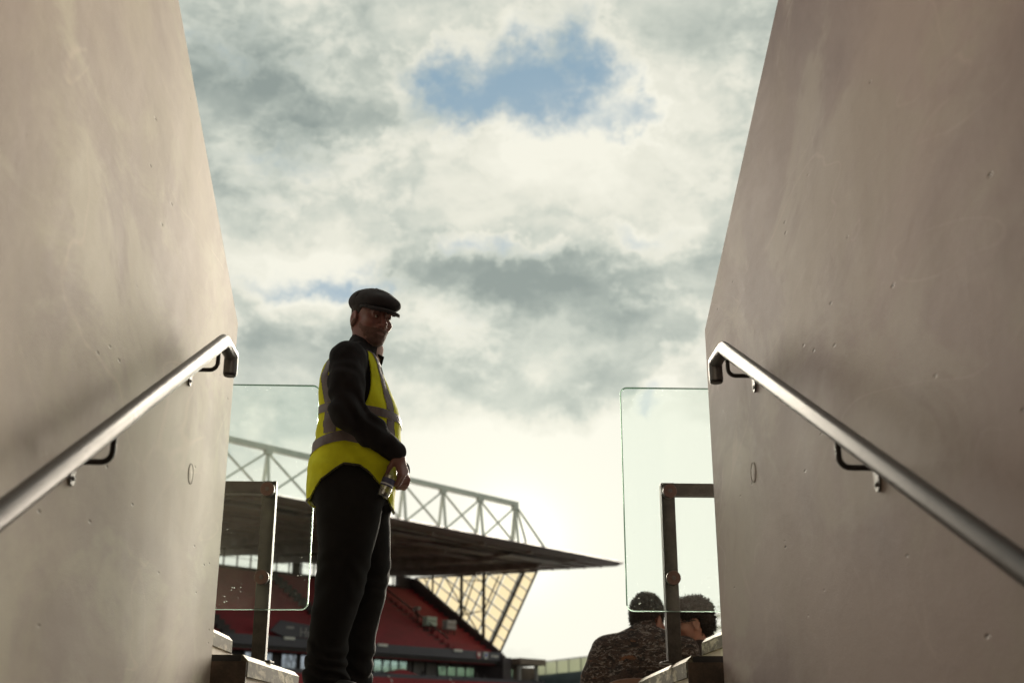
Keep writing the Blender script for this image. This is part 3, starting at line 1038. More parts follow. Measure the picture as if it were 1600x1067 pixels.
# lower tier
lp = MB().box((S0, 13.4, Z(6.26)), (4.0, 13.75, Z(6.95))).build('lower_parapet', M['slate'], ST)
for s in (-17.2, -9.6):
    MB().bar((s, 13.3, Z(6.75)), (s + .5, 13.2, Z(6.15)), .09).build('stair_rail', M['white_paint'], lp)
mb = MB()
for r_ in range(18):
    n0 = 12.9 - .75 * r_
    z0 = 6.1 - .42 * r_
    mb.box((S0, n0 - .25, Z(z0 - 1.2)), (4.0, n0 + .495, Z(z0)))
    mb.box((S0, n0 + .3, Z(z0 + .001)), (4.0, n0 + .38, Z(z0 + .5)))
lt = mb.build('lower_seating', M['seats'], ST)
lt['kind'] = 'stuff'
# end tower past the windscreen
tw = MB().box((.06, 15.6, Z(-3)), (1.3, 20.3, Z(9.2))).build('end_pier', M['rake'], ST)
MB().box((1.305, 14.4, Z(8.55)), (5.2, 19.0, Z(9.15))).build('end_canopy', plain('brown_canopy', (.16, .12, .095), .7), ST)
for s, n_ in ((2.0, 15.2), (4.6, 15.2)):
    MB().box((s, n_, Z(6.0)), (s + .3, n_ + .3, Z(8.545))).build('canopy_post', M['pale'], ST)
MB().box((1.5, 17.5, Z(6.0)), (7.5, 17.9, Z(8.5))).build('end_wall', plain('brown_wall', (.13, .10, .085), .8), ST)
MB().box((1.31, 20.0, Z(-3)), (14, 20.4, Z(8.6))).build('return_wall', M['rake'], ST)
MB().box((2.6, 17.3, Z(6.6)), (3.3, 17.49, Z(8.2))).build('end_window', M['win_teal'], ST)

# pale equipment cabinets standing on the upper tier
def cabinet(s, n, w, mat, label):
    cr, sr = math.cos(R(44.8)), math.sin(R(44.8))
    t = empty('camera_cabinet', (15.15 + s * cr - n * sr, 110.31 + s * sr + n * cr, tz(n) + .02), R(44.8))
    MB().box((-w / 2, -.35, .55), (w / 2, .35, 1.45)).build('cabinet_body', mat, t, bevel=.05)
    for a in (-w * .36, w * .36):
        for b in (-.25, .25):
            MB().box((a - .05, b - .05, 0), (a + .05, b + .05, .549)).build('leg', M['dkframe'], t)
    MB().box((-w * .46, -.375, 1.0), (w * .46, -.352, 1.06)).build('door_gap', M['dkframe'], t)
    return tag(t, label, 'cabinet', 'pale cabinets on the red seats')
M['cab_green'] = plain('pale_green_paint', (.50, .60, .54), .5)
M['cab_grey'] = plain('pale_mauve_paint', (.42, .40, .43), .5)
cabinet(-5.9, 20.1, 1.35, M['cab_green'], 'pale greenish cabinet beside the gangway in the upper tier of red seats')
cabinet(-3.55, 19.7, 1.3, M['cab_grey'], 'pale greyish cabinet among the upper red seats, next to the raking side wall')
def lamp_on_stairs():
    s, n = -6.35, 21.6
    cr, sr = math.cos(R(44.8)), math.sin(R(44.8))
    t = empty('camera_tripod', (15.15 + s * cr - n * sr, 110.31 + s * sr + n * cr, tz(n) + .1), R(44.8))
    for a in (0, 2.1, 4.2):
        MB().bar((.45 * math.cos(a), .45 * math.sin(a), 0), (0, 0, 1.2), .07).build('leg', M['dkframe'], t)
    MB().box((-.2, -.4, 1.2), (.2, .3, 1.55)).build('camera_head', M['pale'], t, bevel=.04)
    tag(t, 'small pale camera on a tripod up the gangway of the upper red tier', 'tripod')
lamp_on_stairs()

# ------------------------------------------------------------------ low stand at the far right
M['teal_seats'] = plain('blue_grey_seating', (.12, .16, .175), .7, 0, .3, .25)
M['screen'] = translucent_mat('pale_screen', (.46, .48, .40), (.36, .39, .34))
def low_stand():
    a, b = Vector((7.81, 129.16, 0)), Vector((30.5, 78.0, 0))
    L = (b - a).length
    dr = (b - a).normalized()
    t = empty('low_stand', (a.x, a.y, -3.0), math.atan2(dr.y, dr.x))
    # local x runs toward the viewer; +y is away from the pitch
    nrm = 1.0
    top = 9.18
    MB().box((0, -.05, Z(top - .12)), (L, .05, Z(top))).build('top_rail', M['truss'], t)
    x = 0.0
    while x < L - 2:
        MB().box((x, -.06, Z(top - 2.1)), (x + .1, .06, Z(top - .125))).build('screen_post', M['truss'], t)
        MB().box((x + .13, -.015, Z(top - 1.5)), (x + 2.47, .015, Z(top - .15))).build('pane', M['screen'], t)
        x += 2.5
    MB().box((0, -.1, Z(-3)), (L, 1.2, Z(top - 1.55))).build('rear_wall', M['teal_seats'], t)
    mb = MB()
    for k in range(16):
        mb.box((0, -.11 - .8 * (k + 1), Z(-3)), (L, -.112 - .8 * k, Z(top - 1.9 - .42 * k)))
        mb.box((0, -.11 - .8 * k - .3, Z(top - 1.899 - .42 * k)), (L, -.11 - .8 * k - .22, Z(top - 1.4 - .42 * k)))
    o = mb.build('seating', M['teal_seats'], t)
    o['kind'] = 'stuff'
    tag(t, 'low distant stand with pale glazed screens along its top, right of the roofed stand', 'grandstand')
low_stand()

# ------------------------------------------------------------------ tree seen past the right hand wall
def tree(x, y, h, label):
    rnd = random.Random(11)
    t = empty('garden_tree', (x, y, -3.0))
    mb = MB()
    mb.tube([(0, 0, 0), (.05, .1, h * .3), (-.1, .05, h * .55), (.05, 0, h * .8)], [.24, .19, .13, .05], 9)
    for k in range(11):
        a = k * 2.4
        z0 = h * (.4 + .035 * k)
        l = h * (.28 - .012 * k)
        mb.tube([(0, 0, z0), (l * .5 * math.cos(a), l * .5 * math.sin(a), z0 + l * .3), (l * math.cos(a), l * math.sin(a), z0 + l * .7)], [.08, .05, .02], 6)
    mb.build('trunk', plain('bark', (.09, .07, .05), .9, 0, .3, 8), t)
    cl = [(rnd.gauss(0, h * .13), rnd.gauss(0, h * .13), h * (.66 + rnd.gauss(0, .13)), h * rnd.uniform(.06, .12)) for _ in range(40)]
    lv = MB()
    for _ in range(16000):
        cx, cy, cz, r_ = rnd.choice(cl)
        d = Vector((rnd.gauss(0, 1), rnd.gauss(0, 1), rnd.gauss(0, .8))).normalized() * r_ * rnd.uniform(.4, 1.1)
        p = Vector((cx, cy, cz)) + d
        u = Vector((rnd.gauss(0, 1), rnd.gauss(0, 1), rnd.gauss(0, 1))).normalized()
        v = u.orthogonal().normalized()
        s = rnd.uniform(.035, .07)
        lv.add([p - u * s, p + v * s * .5, p + u * s, p - v * s * .5], [(0, 1, 2, 3)])
    m, g = new_mat('leaf')
    nz = g.noise(g.n('ShaderNodeTexCoord').outputs['Object'], 1.4, 3)
    c = g.mix(nz, (.09, .10, .03), (.16, .16, .06))
    a = g.n('ShaderNodeBsdfDiffuse', {0: c})
    b = g.n('ShaderNodeBsdfTranslucent', {0: c})
    g.n('ShaderNodeOutputMaterial', {0: g.n('ShaderNodeMixShader', {0: .45, 1: a.outputs[0], 2: b.outputs[0]}).outputs[0]})
    lv.build('crown', m, t)
    tag(t, label, 'tree')
tree(10.1, 45.0, 8.9, 'leafy tree seen in the gap between the curly haired person and the right wall')

# ------------------------------------------------------------------ people: smooth solid fields turned into meshes


def vnoise(x, y, z, scale, seed=0):
    rs = np.random.RandomState(seed)
    G = rs.rand(32, 32, 32).astype(np.float32)
    def ax(a):
        a = np.asarray(a, np.float32) * scale + 100.0
        i = np.floor(a).astype(int)
        f = a - i
        return i % 32, (i + 1) % 32, f * f * (3 - 2 * f)
    x0, x1, fx = ax(x)
    y0, y1, fy = ax(y)
    z0, z1, fz = ax(z)
    c = 0
    for xi, wx in ((x0, 1 - fx), (x1, fx)):
        for yi, wy in ((y0, 1 - fy), (y1, fy)):
            for zi, wz in ((z0, 1 - fz), (z1, fz)):
                c = c + G[xi, yi, zi] * (wx * wy * wz)
    return c - .5


class Field:
    def __init__(self, lo, hi, h):
        self.lo, self.h = np.array(lo, float), h
        self.n = [int((b - a) / h) + 1 for a, b in zip(lo, hi)]
        ax = [(a + h * np.arange(k)).astype(np.float32) for a, k in zip(lo, self.n)]
        self.ax = ax
        self.X, self.Y, self.Z = ax[0][:, None, None], ax[1][None, :, None], ax[2][None, None, :]
        self.d = np.full(self.n, .2, np.float32)

    def copy(self):
        f = Field.__new__(Field)
        f.__dict__.update(self.__dict__)
        f.d = self.d.copy()
        return f

    def sl(self, lo, hi):
        s = []
        for k in range(3):
            a = int(np.clip((lo[k] - self.lo[k]) / self.h, 0, self.n[k] - 1))
            b = int(np.clip((hi[k] - self.lo[k]) / self.h + 2, a + 1, self.n[k]))
            s.append(slice(a, b))
        return tuple(s)

    def put(self, fn, lo, hi, k=.02, op='add', pad=.06):
        s = self.sl(np.array(lo) - pad - k, np.array(hi) + pad + k)
        x, y, z = self.X[s[0]], self.Y[:, s[1]], self.Z[:, :, s[2]]
        e = fn(x, y, z).astype(np.float32)
        d = self.d[s]
        if op == 'add':
            if k > 0:
                hh = np.clip(.5 + .5 * (d - e) / k, 0, 1)
                r = d * (1 - hh) + e * hh - k * hh * (1 - hh)
            else:
                r = np.minimum(d, e)
        elif op == 'cut':
            e = -e
            if k > 0:
                hh = np.clip(.5 - .5 * (d - e) / k, 0, 1)
                r = d * (1 - hh) + e * hh + k * hh * (1 - hh)
            else:
                r = np.maximum(d, e)
        self.d[s] = r
        return self

    def rod(self, a, b, r1, r2=None, k=.02, op='add'):
        a, b = np.array(a, float), np.array(b, float)
        r2 = r1 if r2 is None else r2
        ab = b - a
        L2 = max(ab @ ab, 1e-9)
        def fn(x, y, z):
            t = np.clip(((x - a[0]) * ab[0] + (y - a[1]) * ab[1] + (z - a[2]) * ab[2]) / L2, 0, 1)
            return np.sqrt((x - a[0] - t * ab[0]) ** 2 + (y - a[1] - t * ab[1]) ** 2 + (z - a[2] - t * ab[2]) ** 2) - (r1 + (r2 - r1) * t)
        m = max(r1, r2)
        return self.put(fn, np.minimum(a, b) - m, np.maximum(a, b) + m, k, op)

    def chain(self, pts, rs, k=.02, op='add'):
        for (p, r), (q, s) in zip(zip(pts[:-1], rs[:-1]), zip(pts[1:], rs[1:])):
            self.rod(p, q, r, s, k, op)
        return self

    def egg(self, c, rad, k=.02, op='add', B=None):
        """ellipsoid; B holds three unit axes as rows"""
        c, rad = np.array(c, float), np.array(rad, float)
        B = np.eye(3) if B is None else B
        m = np.abs(B).T @ rad
        def fn(x, y, z):
            dx, dy, dz = x - c[0], y - c[1], z - c[2]
            u = [(dx * B[i, 0] + dy * B[i, 1] + dz * B[i, 2]) / rad[i] for i in range(3)]
            k0 = np.sqrt(u[0] ** 2 + u[1] ** 2 + u[2] ** 2)
            k1 = np.sqrt((u[0] / rad[0]) ** 2 + (u[1] / rad[1]) ** 2 + (u[2] / rad[2]) ** 2) + 1e-6
            return np.where(k0 < .05, -rad.min(), k0 * (k0 - 1) / k1)
        return self.put(fn, c - m, c + m, k, op)

    def loft(self, rows, k=.0, inset=0.0, p=2.4, op='add'):
        """rows of (z, cx, cy, rx, ry) joined by smooth interpolation"""
        rows = np.array(sorted(rows), float)
        zz = rows[:, 0]
        def smooth(z, c):
            return np.interp(z, zz, rows[:, c])
        def fn(x, y, z):
            zf = np.clip(z, zz[0], zz[-1])
            cx, cy, rx, ry = (smooth(zf, c) for c in (1, 2, 3, 4))
            rx, ry = np.maximum(rx - inset, .01), np.maximum(ry - inset, .01)
            q = (np.abs((x - cx) / rx) ** p + np.abs((y - cy) / ry) ** p) ** (1 / p)
            d = (q - 1) * np.minimum(rx, ry)
            return np.maximum(np.maximum(d, z - zz[-1]), zz[0] - z)
        lo = (np.min(rows[:, 1] - rows[:, 3]), np.min(rows[:, 2] - rows[:, 4]), zz[0])
        hi = (np.max(rows[:, 1] + rows[:, 3]), np.max(rows[:, 2] + rows[:, 4]), zz[-1])
        return self.put(fn, lo, hi, k, op, pad=.12)

    def rough(self, amp, scale, seed=0, band=.04):
        self.d = self.d + amp * 2 * vnoise(self.X, self.Y, self.Z, scale, seed).astype(np.float32)
        return self

    def blur(self, it=1):
        for _ in range(it):
            for a in range(3):
                d = self.d
                p = np.concatenate([np.take(d, [0], a), d, np.take(d, [-1], a)], a)
                n = d.shape[a]
                self.d = .25 * np.take(p, range(0, n), a) + .5 * d + .25 * np.take(p, range(2, n + 2), a)
        return self

    def mesh(self):
        """surface nets"""
        d = self.d.copy()
        for a in range(3):
            idx = [slice(None)] * 3
            for e in (0, -1):
                idx[a] = e
                d[tuple(idx)] = np.maximum(d[tuple(idx)], self.h * .5)
        s = d < 0
        cs = [s[i:s.shape[0] - 1 + i, j:s.shape[1] - 1 + j, k:s.shape[2] - 1 + k] for i in (0, 1) for j in (0, 1) for k in (0, 1)]
        cnt = sum(c.astype(np.int8) for c in cs)
        mask = (cnt > 0) & (cnt < 8)
        I, J, K = np.nonzero(mask)
        vid = np.full(mask.shape, -1, np.int64)
        vid[mask] = np.arange(len(I))
        pos = np.zeros((len(I), 3))
        num = np.zeros(len(I))
        corner = {(i, j, k): d[I + i, J + j, K + k] for i in (0, 1) for j in (0, 1) for k in (0, 1)}
        for a in range(3):
            o = [b for b in range(3) if b != a]
            for u in (0, 1):
                for v in (0, 1):
                    c0 = [0, 0, 0]
                    c0[o[0]], c0[o[1]] = u, v
                    c1 = list(c0)
                    c1[a] = 1
                    A, B = corner[tuple(c0)], corner[tuple(c1)]
                    cr = (A < 0) != (B < 0)
                    t = np.where(cr, A / np.where(cr, A - B, 1), 0)
                    q = np.array(c0, float)[None, :].repeat(len(I), 0)
                    q[:, a] = t
                    pos += q * cr[:, None]
                    num += cr
        V = (np.stack([I, J, K], 1) + pos / num[:, None]) * self.h + self.lo
        F = []
        for a in range(3):
            n = d.shape[a]
            s0 = np.take(s, range(0, n - 1), a)
            s1 = np.take(s, range(1, n), a)
            o = [b for b in range(3) if b != a]
            cr = np.nonzero(s0 != s1)
            cr = np.stack(cr, 1)
            ok = (cr[:, o[0]] > 0) & (cr[:, o[1]] > 0) & (cr[:, o[0]] < s.shape[o[0]] - 1) & (cr[:, o[1]] < s.shape[o[1]] - 1)
            cr = cr[ok]
            q = []
            for u, v in ((-1, -1), (0, -1), (0, 0), (-1, 0)):
                c = cr.copy()
                c[:, o[0]] += u
                c[:, o[1]] += v
                q.append(vid[c[:, 0], c[:, 1], c[:, 2]])
            q = np.stack(q, 1)
            flip = s0[cr[:, 0], cr[:, 1], cr[:, 2]]
            if a == 1:
                flip = ~flip
            q[~flip] = q[~flip][:, ::-1]
            F.append(q)
        return V, np.concatenate(F)


def link_mesh(name, V, F, mat, parent, smooth=True):
    me = bpy.data.meshes.new(name)
    me.vertices.add(len(V))
    me.vertices.foreach_set('co', np.asarray(V, np.float32).ravel())
    me.loops.add(len(F) * 4)
    me.loops.foreach_set('vertex_index', F.astype(np.int32).ravel())
    me.polygons.add(len(F))
    me.polygons.foreach_set('loop_start', np.arange(0, len(F) * 4, 4, dtype=np.int32))
    me.polygons.foreach_set('loop_total', np.full(len(F), 4, np.int32))
    me.update(calc_edges=True)
    me.validate()
    if smooth:
        me.polygons.foreach_set('use_smooth', [True] * len(me.polygons))
    me.materials.append(mat)
    o = bpy.data.objects.new(name, me)
    COL.objects.link(o)
    if parent:
        o.parent = parent
    return o


def solid(name, fld, mat, parent):
    V, F = fld.mesh()
    return link_mesh(name, V, F, mat, parent)


def unit(v):
    v = np.array(v, float)
    return v / np.linalg.norm(v)


def frame_of(face, tilt=0.0, roll=0.0):
    """head axes: forward, right-hand side, up"""
    f = unit((face[0], face[1], 0))
    up = np.array([0, 0, 1.0])
    r = np.cross(f, up)
    f2 = f * math.cos(tilt) + up * math.sin(tilt)
    u2 = np.cross(r, f2)
    r3 = r * math.cos(roll) + u2 * math.sin(roll)
    return np.stack([f2, r3, np.cross(r3, f2)])


def head(F, c, B, s=1.0):
    """skull, jaw, nose, brows, sockets, lips and ears; c lies between the ears at eye height"""
    c = np.array(c, float)
    def P(f, r, u):
        return c + s * (f * B[0] + r * B[1] + u * B[2])
    def E(f, r, u, a, b, d, k=.02, op='add'):
        F.egg(P(f, r, u), np.array((a, b, d)) * s, k, op, B)
    E(-.012, 0, .040, .098, .078, .082)
    E(.022, 0, -.025, .068, .066, .078, .03)
    E(.030, 0, -.066, .060, .054, .055, .03)
    for q in (-1, 1):
        F.rod(P(-.02, q * .060, -.052), P(.062, q * .022, -.104), .016 * s, .014 * s, .03)
        E(.062, q * .046, -.028, .026, .020, .019, .025)
    E(.078, 0, -.106, .020, .024, .018, .02)
    F.rod(P(.081, -.034, .020), P(.081, .034, .020), .013 * s, None, .016)
    for q in (-1, 1):
        E(.096, q * .031, -.001, .017, .019, .0125, .012, 'cut')
        E(.078, q * .031, -.001, .013, .014, .0125, .004)
        F.rod(P(.089, q * .018, .006), P(.083, q * .045, .005), .0038 * s, None, .006)
    F.rod(P(.089, 0, .012), P(.117, 0, -.036), .0085 * s, .0125 * s, .012)
    for q in (-1, 1):
        E(.101, q * .013, -.040, .013, .009, .0085, .008)
    E(.083, 0, -.066, .016, .028, .020, .02)
    F.rod(P(.0905, -.021, -.0665), P(.0905, .021, -.0665), .0055 * s, None, .006)
    F.rod(P(.0945, -.008, -.0655), P(.0945, .008, -.0655), .0050 * s, None, .008)
    F.rod(P(.0925, -.017, -.0775), P(.0925, .017, -.0775), .0062 * s, None, .007)
    F.rod(P(.0990, -.026, -.0715), P(.0990, .026, -.0715), .0032 * s, None, .003, 'cut')
    for q in (-1, 1):
        Be = B.copy()
        E(-.014, q * .080, -.018, .024, .008, .033, .008)
        E(-.008, q * .0885, -.012, .012, .006, .018, .006, 'cut')
        E(-.010, q * .080, -.046, .012, .008, .011, .008)
    return P


def hand(F, wrist, f, nrm, side, curl, s=1.0, thumb=.5, spread=.04, wr=.026):
    """palm, four bent fingers of unequal length and a thumb; nrm points out of the palm, side toward the thumb"""
    f, nrm = unit(f), np.array(nrm, float)
    nrm = unit(nrm - f * (nrm @ f))
    sd = np.cross(f, nrm)
    if sd @ np.array(side, float) < 0:
        sd = -sd
    w = np.array(wrist, float)
    F.rod(w, w + f * .03 * s, wr * s, .028 * s, .02)
    for i, off in enumerate((.030, .010, -.010, -.028)):
        kn = w + s * (f * (.098, .102, .097, .086)[i] + sd * off)
        F.rod(w + s * (f * .018 + sd * off * .55), kn, .0165 * s, .0125 * s, .012)
        d = unit(f + sd * spread * (1.5 - i) * .6)
        L = np.array(((.044, .026, .021), (.048, .030, .023), (.045, .028, .022), (.035, .021, .019))[i]) * s
        p, a = kn, 0.0
        for j in range(3):
            a += curl[j] * (1 + .08 * i)
            q = p + (d * math.cos(a) + nrm * math.sin(a)) * L[j]
            F.rod(p, q, (.0098, .0088, .0080)[j] * s, (.0088, .0080, .0066)[j] * s, .004)
            p = q
    b = w + s * (f * .025 + sd * .022 + nrm * .006)
    t1 = unit(f * .72 + sd * .62 + nrm * (.25 + thumb))
    t2 = unit(f * .92 + sd * .15 + nrm * (.3 + thumb))
    m1 = b + t1 * .045 * s
    m2 = m1 + t2 * .033 * s
    F.rod(b, m1, .016 * s, .0115 * s, .012)
    F.rod(m1, m2, .0105 * s, .0095 * s, .006)
    F.rod(m2, m2 + unit(t2 * .8 + nrm * .35) * .026 * s, .0095 * s, .0072 * s, .005)


def skin_mat(name, col, red):
    m, g = new_mat(name)
    P = g.n('ShaderNodeTexCoord').outputs['Object']
    a = g.noise(P, 18, 5, .6)
    b = g.noise(P, 260, 3, .6)
    c = g.mix(g.step(a, .35, .68), col, red)
    finish(g, c, .5, 0, b, .12, .0015, .4, **{'Subsurface Weight': .12, 'Subsurface Radius': (.012, .004, .002), 'Subsurface Scale': .6})
    return m


def cloth(name, col, weave=700, var=.25, rough=.9, fold=.5, sheen=.15):
    m, g = new_mat(name)
    P = g.n('ShaderNodeTexCoord').outputs['Object']
    a = g.noise(P, 9, 6, .6, .4)
    w = g.noise(P, weave, 2, .5)
    fl = g.noise(g.v('MULTIPLY', P, (1, 1, .6)), 16, 4, .55, .6)
    c = g.mix(g.step(a, .3, .7), tuple(x * (1 - var) for x in col), tuple(min(1, x * (1 + var)) for x in col))
    h = g.m('ADD', g.m('MULTIPLY', w, .06), g.m('MULTIPLY', fl, fold))
    finish(g, c, rough, 0, h, .5, .012, .25, **{'Sheen Weight': sheen, 'Sheen Roughness': .5})
    return m


M['skin'] = skin_mat('ruddy_skin', (.16, .075, .062), (.17, .064, .055))
M['skin_b'] = skin_mat('tan_skin', (.22, .108, .078), (.235, .10, .072))
M['black_cloth'] = cloth('black_softshell', (.011, .0085, .010), sheen=.0)
M['trouser_cloth'] = cloth('black_trouser_cloth', (.0075, .0065, .0065), sheen=.0)
M['cap_cloth'] = cloth('charcoal_wool', (.017, .013, .015), 500, .4, sheen=.05)
M['hivis'] = cloth('fluorescent_yellow', (.52, .52, .012), 900, .12, .8, .9, .0)
M['reflective'] = cloth('silver_grey_tape', (.125, .098, .102), 1200, .15, .5, .8, .0)
M['binding'] = cloth('vest_binding', (.05, .045, .03))
M['stubble'] = cloth('dark_stubble', (.095, .05, .042), 900, .35, .9, .2)
M['hair_dark'] = cloth('dark_hair', (.016, .010, .008), 260, .6, .85, 1.2, .05)
M['leather'] = plain('black_leather', (.018, .017, .017), .45, 0, .3, 9)
M['undershirt'] = cloth('pinkish_shirt', (.50, .36, .35))
M['eye_white'] = plain('eye_white', (.38, .34, .32), .25)
M['iris'] = plain('iris', (.03, .02, .015), .15)

# --- the standing steward ---------------------------------------------------------------------------------
ORG = (-.55, 5.3, 1.8)
man = empty('person', ORG)
tag(man, 'standing man in flat cap and yellow hi-vis vest, holding a bottle and looking back', 'person')
LO, HI = (-.24, -.40, -.06), (.36, .36, 1.90)

# outline of the vested trunk: z, centre x, centre y, half depth, half width
VEST = [(.74, .042, 0, .194, .196), (.80, .041, 0, .197, .198), (.88, .040, 0, .202, .198), (.95, .045, 0, .206, .198), (1.0, .050, 0, .203, .195), (1.06, .056, 0, .198, .194),
        (1.12, .061, 0, .197, .194), (1.18, .063, 0, .190, .195), (1.24, .056, 0, .182, .198), (1.305, .042, 0, .172, .200), (1.367, .030, 0, .158, .203),
        (1.43, .030, 0, .138, .198), (1.475, .035, 0, .120, .170), (1.51, .044, 0, .100, .125), (1.545, .056, 0, .082, .086)]
LEG_R = [(-.02, -.022, -.10, .102, .085), (.03, -.022, -.10, .098, .085), (.09, -.030, -.10, .090, .080), (.20, -.022, -.10, .088, .080), (.274, -.010, -.10, .094, .083), (.41, .020, -.10, .112, .092),
         (.60, .035, -.10, .130, .105), (.76, .045, -.095, .150, .112), (.86, .045, -.085, .170, .110), (.95, .045, -.07, .176, .10)]
LEG_L = [(-.02, .066, .10, .086, .085), (.03, .070, .10, .088, .085), (.09, .076, .10, .082, .080), (.20, .088, .10, .084, .080), (.34, .108, .10, .088, .083), (.53, .122, .10, .105, .095),
         (.65, .108, .10, .118, .105), (.76, .082, .095, .138, .112), (.86, .060, .085, .165, .110), (.95, .048, .07, .176, .10)]
LEG_R = [(a, b, c, d * .955, e) for a, b, c, d, e in LEG_R]
LEG_L = [(a, b, c, d * .955, e) for a, b, c, d, e in LEG_L]
SH_R, EL_R, WR_R = (.012, -.205, 1.425), (.030, -.272, 1.150), (.243, -.150, 1.010)
SH_L, EL_L, WR_L = (.035, .200, 1.425), (.075, .275, 1.150), (.252, .078, .975)
HC = (.102, -.030, 1.688)
HS = 1.10
HB = frame_of((.60, -.80), R(-13), R(2))

bf = Field(LO, HI, .0045)
bf.loft([r_ for r_ in VEST if r_[0] >= .9], 0, .045)
bf.loft(LEG_R, .02, .050)
bf.loft(LEG_L, .02, .050)
for q in ((-.03, -.10), (.07, .10)):
    bf.rod((q[0], q[1], .0), (q[0] + .05, q[1], -.02), .028, .022)
bf.chain([SH_R, EL_R, WR_R], [.050, .043, .030], .03)
bf.chain([SH_L, EL_L, WR_L], [.050, .043, .030], .03)
bf.rod((.045, 0, 1.47), (.085, -.018, 1.64), .066, .062, .04)
PM = head(bf, HC, HB, HS)
# right hand round the neck of the bottle, left hand closed below it
hand(bf, (.252, -.148, 1.004), (.30, .10, -.92), (-.70, .45, -.35), (-.2, -.6, .2), (.75, .95, .6), 1.0, .45)
hand(bf, (.262, .070, .968), (.26, -.60, -.74), (-.85, -.25, .1), (-.3, -.2, .5), (1.15, 1.25, .8), 1.0, .3)
solid('body', bf, M['skin'], man)
del bf

# eyes, brows, beard
for q in (-1, 1):
    e = MB().lathe([(.0001, -.0112)] + [(.0112 * math.cos(a), .0112 * math.sin(a)) for a in np.linspace(-1.4, 1.4, 9)] + [(.0001, .0112)], 14,
                   Matrix.Translation(PM(.0815, q * .031, -.001)))
    eo = e.build('eye', M['eye_white'], man, smooth=True)
    gz = HB[0] * .9 - HB[1] * .25
    MB().lathe([(.0001, -.0052)] + [(.0056 * math.cos(a), .0056 * math.sin(a)) for a in np.linspace(-1.3, 1.3, 6)] + [(.0001, .0056)], 10,
               Matrix.Translation(np.array(PM(.0815, q * .031, -.001)) + unit(gz) * .0072)).build('iris', M['iris'], eo, smooth=True)
    bw = Field((-.0, -.25, 1.62), (.3, .15, 1.85), .004)
    bw.rod(PM(.094, q * .017, .021), PM(.091, q * .036, .026), .0048, .0046, 0)
    bw.rod(PM(.091, q * .036, .026), PM(.078, q * .052, .018), .0046, .0025, 0)
    solid('eyebrow', bw, M['hair_dark'], man)
be = Field((-.05, -.22, 1.50), (.28, .12, 1.80), .004)
head(be, HC, HB, HS)
be.d = be.d - .0016
x, y, z = be.X - HC[0], be.Y - HC[1], be.Z - HC[2]
hf, hr, hu = [(x * HB[i, 0] + y * HB[i, 1] + z * HB[i, 2]) / HS for i in range(3)]
line = hu + .052 - .60 * np.clip(.055 - hf, 0, .07) + .018 * np.exp(-((hr / .022) ** 2)) * 0
beard = np.maximum(be.d, line)
beard = np.maximum(beard, -hf - .012)
mouth = np.sqrt((hr / .018) ** 2 + ((hu + .0715) / .0045) ** 2) - 1
beard = np.maximum(beard, -mouth * .012)
nose = np.sqrt((hr / .022) ** 2 + ((hu + .036) / .016) ** 2) - 1
beard = np.maximum(beard, -nose * .015)
be.d = beard + .0022 * vnoise(be.X, be.Y, be.Z, 120, 3)
solid('beard', be, M['stubble'], man)
hr_ = Field((-.06, -.22, 1.55), (.3, .14, 1.90), .0045)
hr_.egg(PM(-.014, 0, .036), np.array((.1005, .081, .083)) * HS, 0, 'add', HB)
x, y, z = hr_.X - HC[0], hr_.Y - HC[1], hr_.Z - HC[2]
hf, hr2, hu = [(x * HB[i, 0] + y * HB[i, 1] + z * HB[i, 2]) / HS for i in range(3)]
hr_.egg(PM(-.045, 0, -.02), np.array((.060, .066, .055)) * HS, .02, 'add', HB)
hr_.d = np.maximum(hr_.d, hf - .012 - np.clip(hu, 0, .1) * .6)
hr_.d = hr_.d + .002 * vnoise(hr_.X, hr_.Y, hr_.Z, 140, 5)
solid('hair', hr_, M['hair_dark'], man)

# flat cap: full crown pulled down over a stiff peak
cp = Field((-.10, -.26, 1.68), (.36, .20, 1.90), .004)
cp.egg(PM(-.012, 0, .070), np.array((.111, .093, .060)) * HS, 0, 'add', HB)
cp.egg(PM(.055, 0, .062), np.array((.089, .086, .041)) * HS, .03, 'add', HB)
cp.egg(PM(-.060, 0, .060), np.array((.066, .081, .042)) * HS, .03, 'add', HB)
x, y, z = cp.X - HC[0], cp.Y - HC[1], cp.Z - HC[2]
hf, hr2, hu = [(x * HB[i, 0] + y * HB[i, 1] + z * HB[i, 2]) / HS for i in range(3)]
cp.d = np.maximum(cp.d, (.030 - .10 * np.clip(-hf, 0, .1)) - hu)
for a in np.linspace(0, math.pi * 2, 9)[:-1]:
    q = [PM(-.005, 0, .129)] + [PM(-.005 + .125 * math.cos(a) * t, .1 * math.sin(a) * t, .129 - .062 * t * t) for t in (.4, .7, 1.0)]
    cp.chain(q, [.003] * 4, .006, 'cut')
cp.d = cp.d + .003 * vnoise(cp.X, cp.Y, cp.Z, 28, 9)
cap = solid('flat_cap', cp, M['cap_cloth'], man)
pk = Field((-.10, -.28, 1.66), (.36, .20, 1.86), .004)
x, y, z = pk.X - HC[0], pk.Y - HC[1], pk.Z - HC[2]
hf, hr2, hu = [(x * HB[i, 0] + y * HB[i, 1] + z * HB[i, 2]) / HS for i in range(3)]
rim = np.sqrt(((hf - .055) / .100) ** 2 + (hr2 / .086) ** 2)
pk.d = np.maximum((rim - 1) * .08, np.abs(hu - (.046 - 2.2 * hr2 ** 2 - .30 * np.clip(hf - .06, 0, 1))) - .0065)
solid('peak', pk, M['cap_cloth'], cap)
MB().lathe([(.0001, -.004), (.010, -.003), (.011, .001), (.007, .005), (.0001, .006)], 12, Matrix.Translation(PM(-.005, 0, .128))).build('button', M['cap_cloth'], cap, smooth=True)

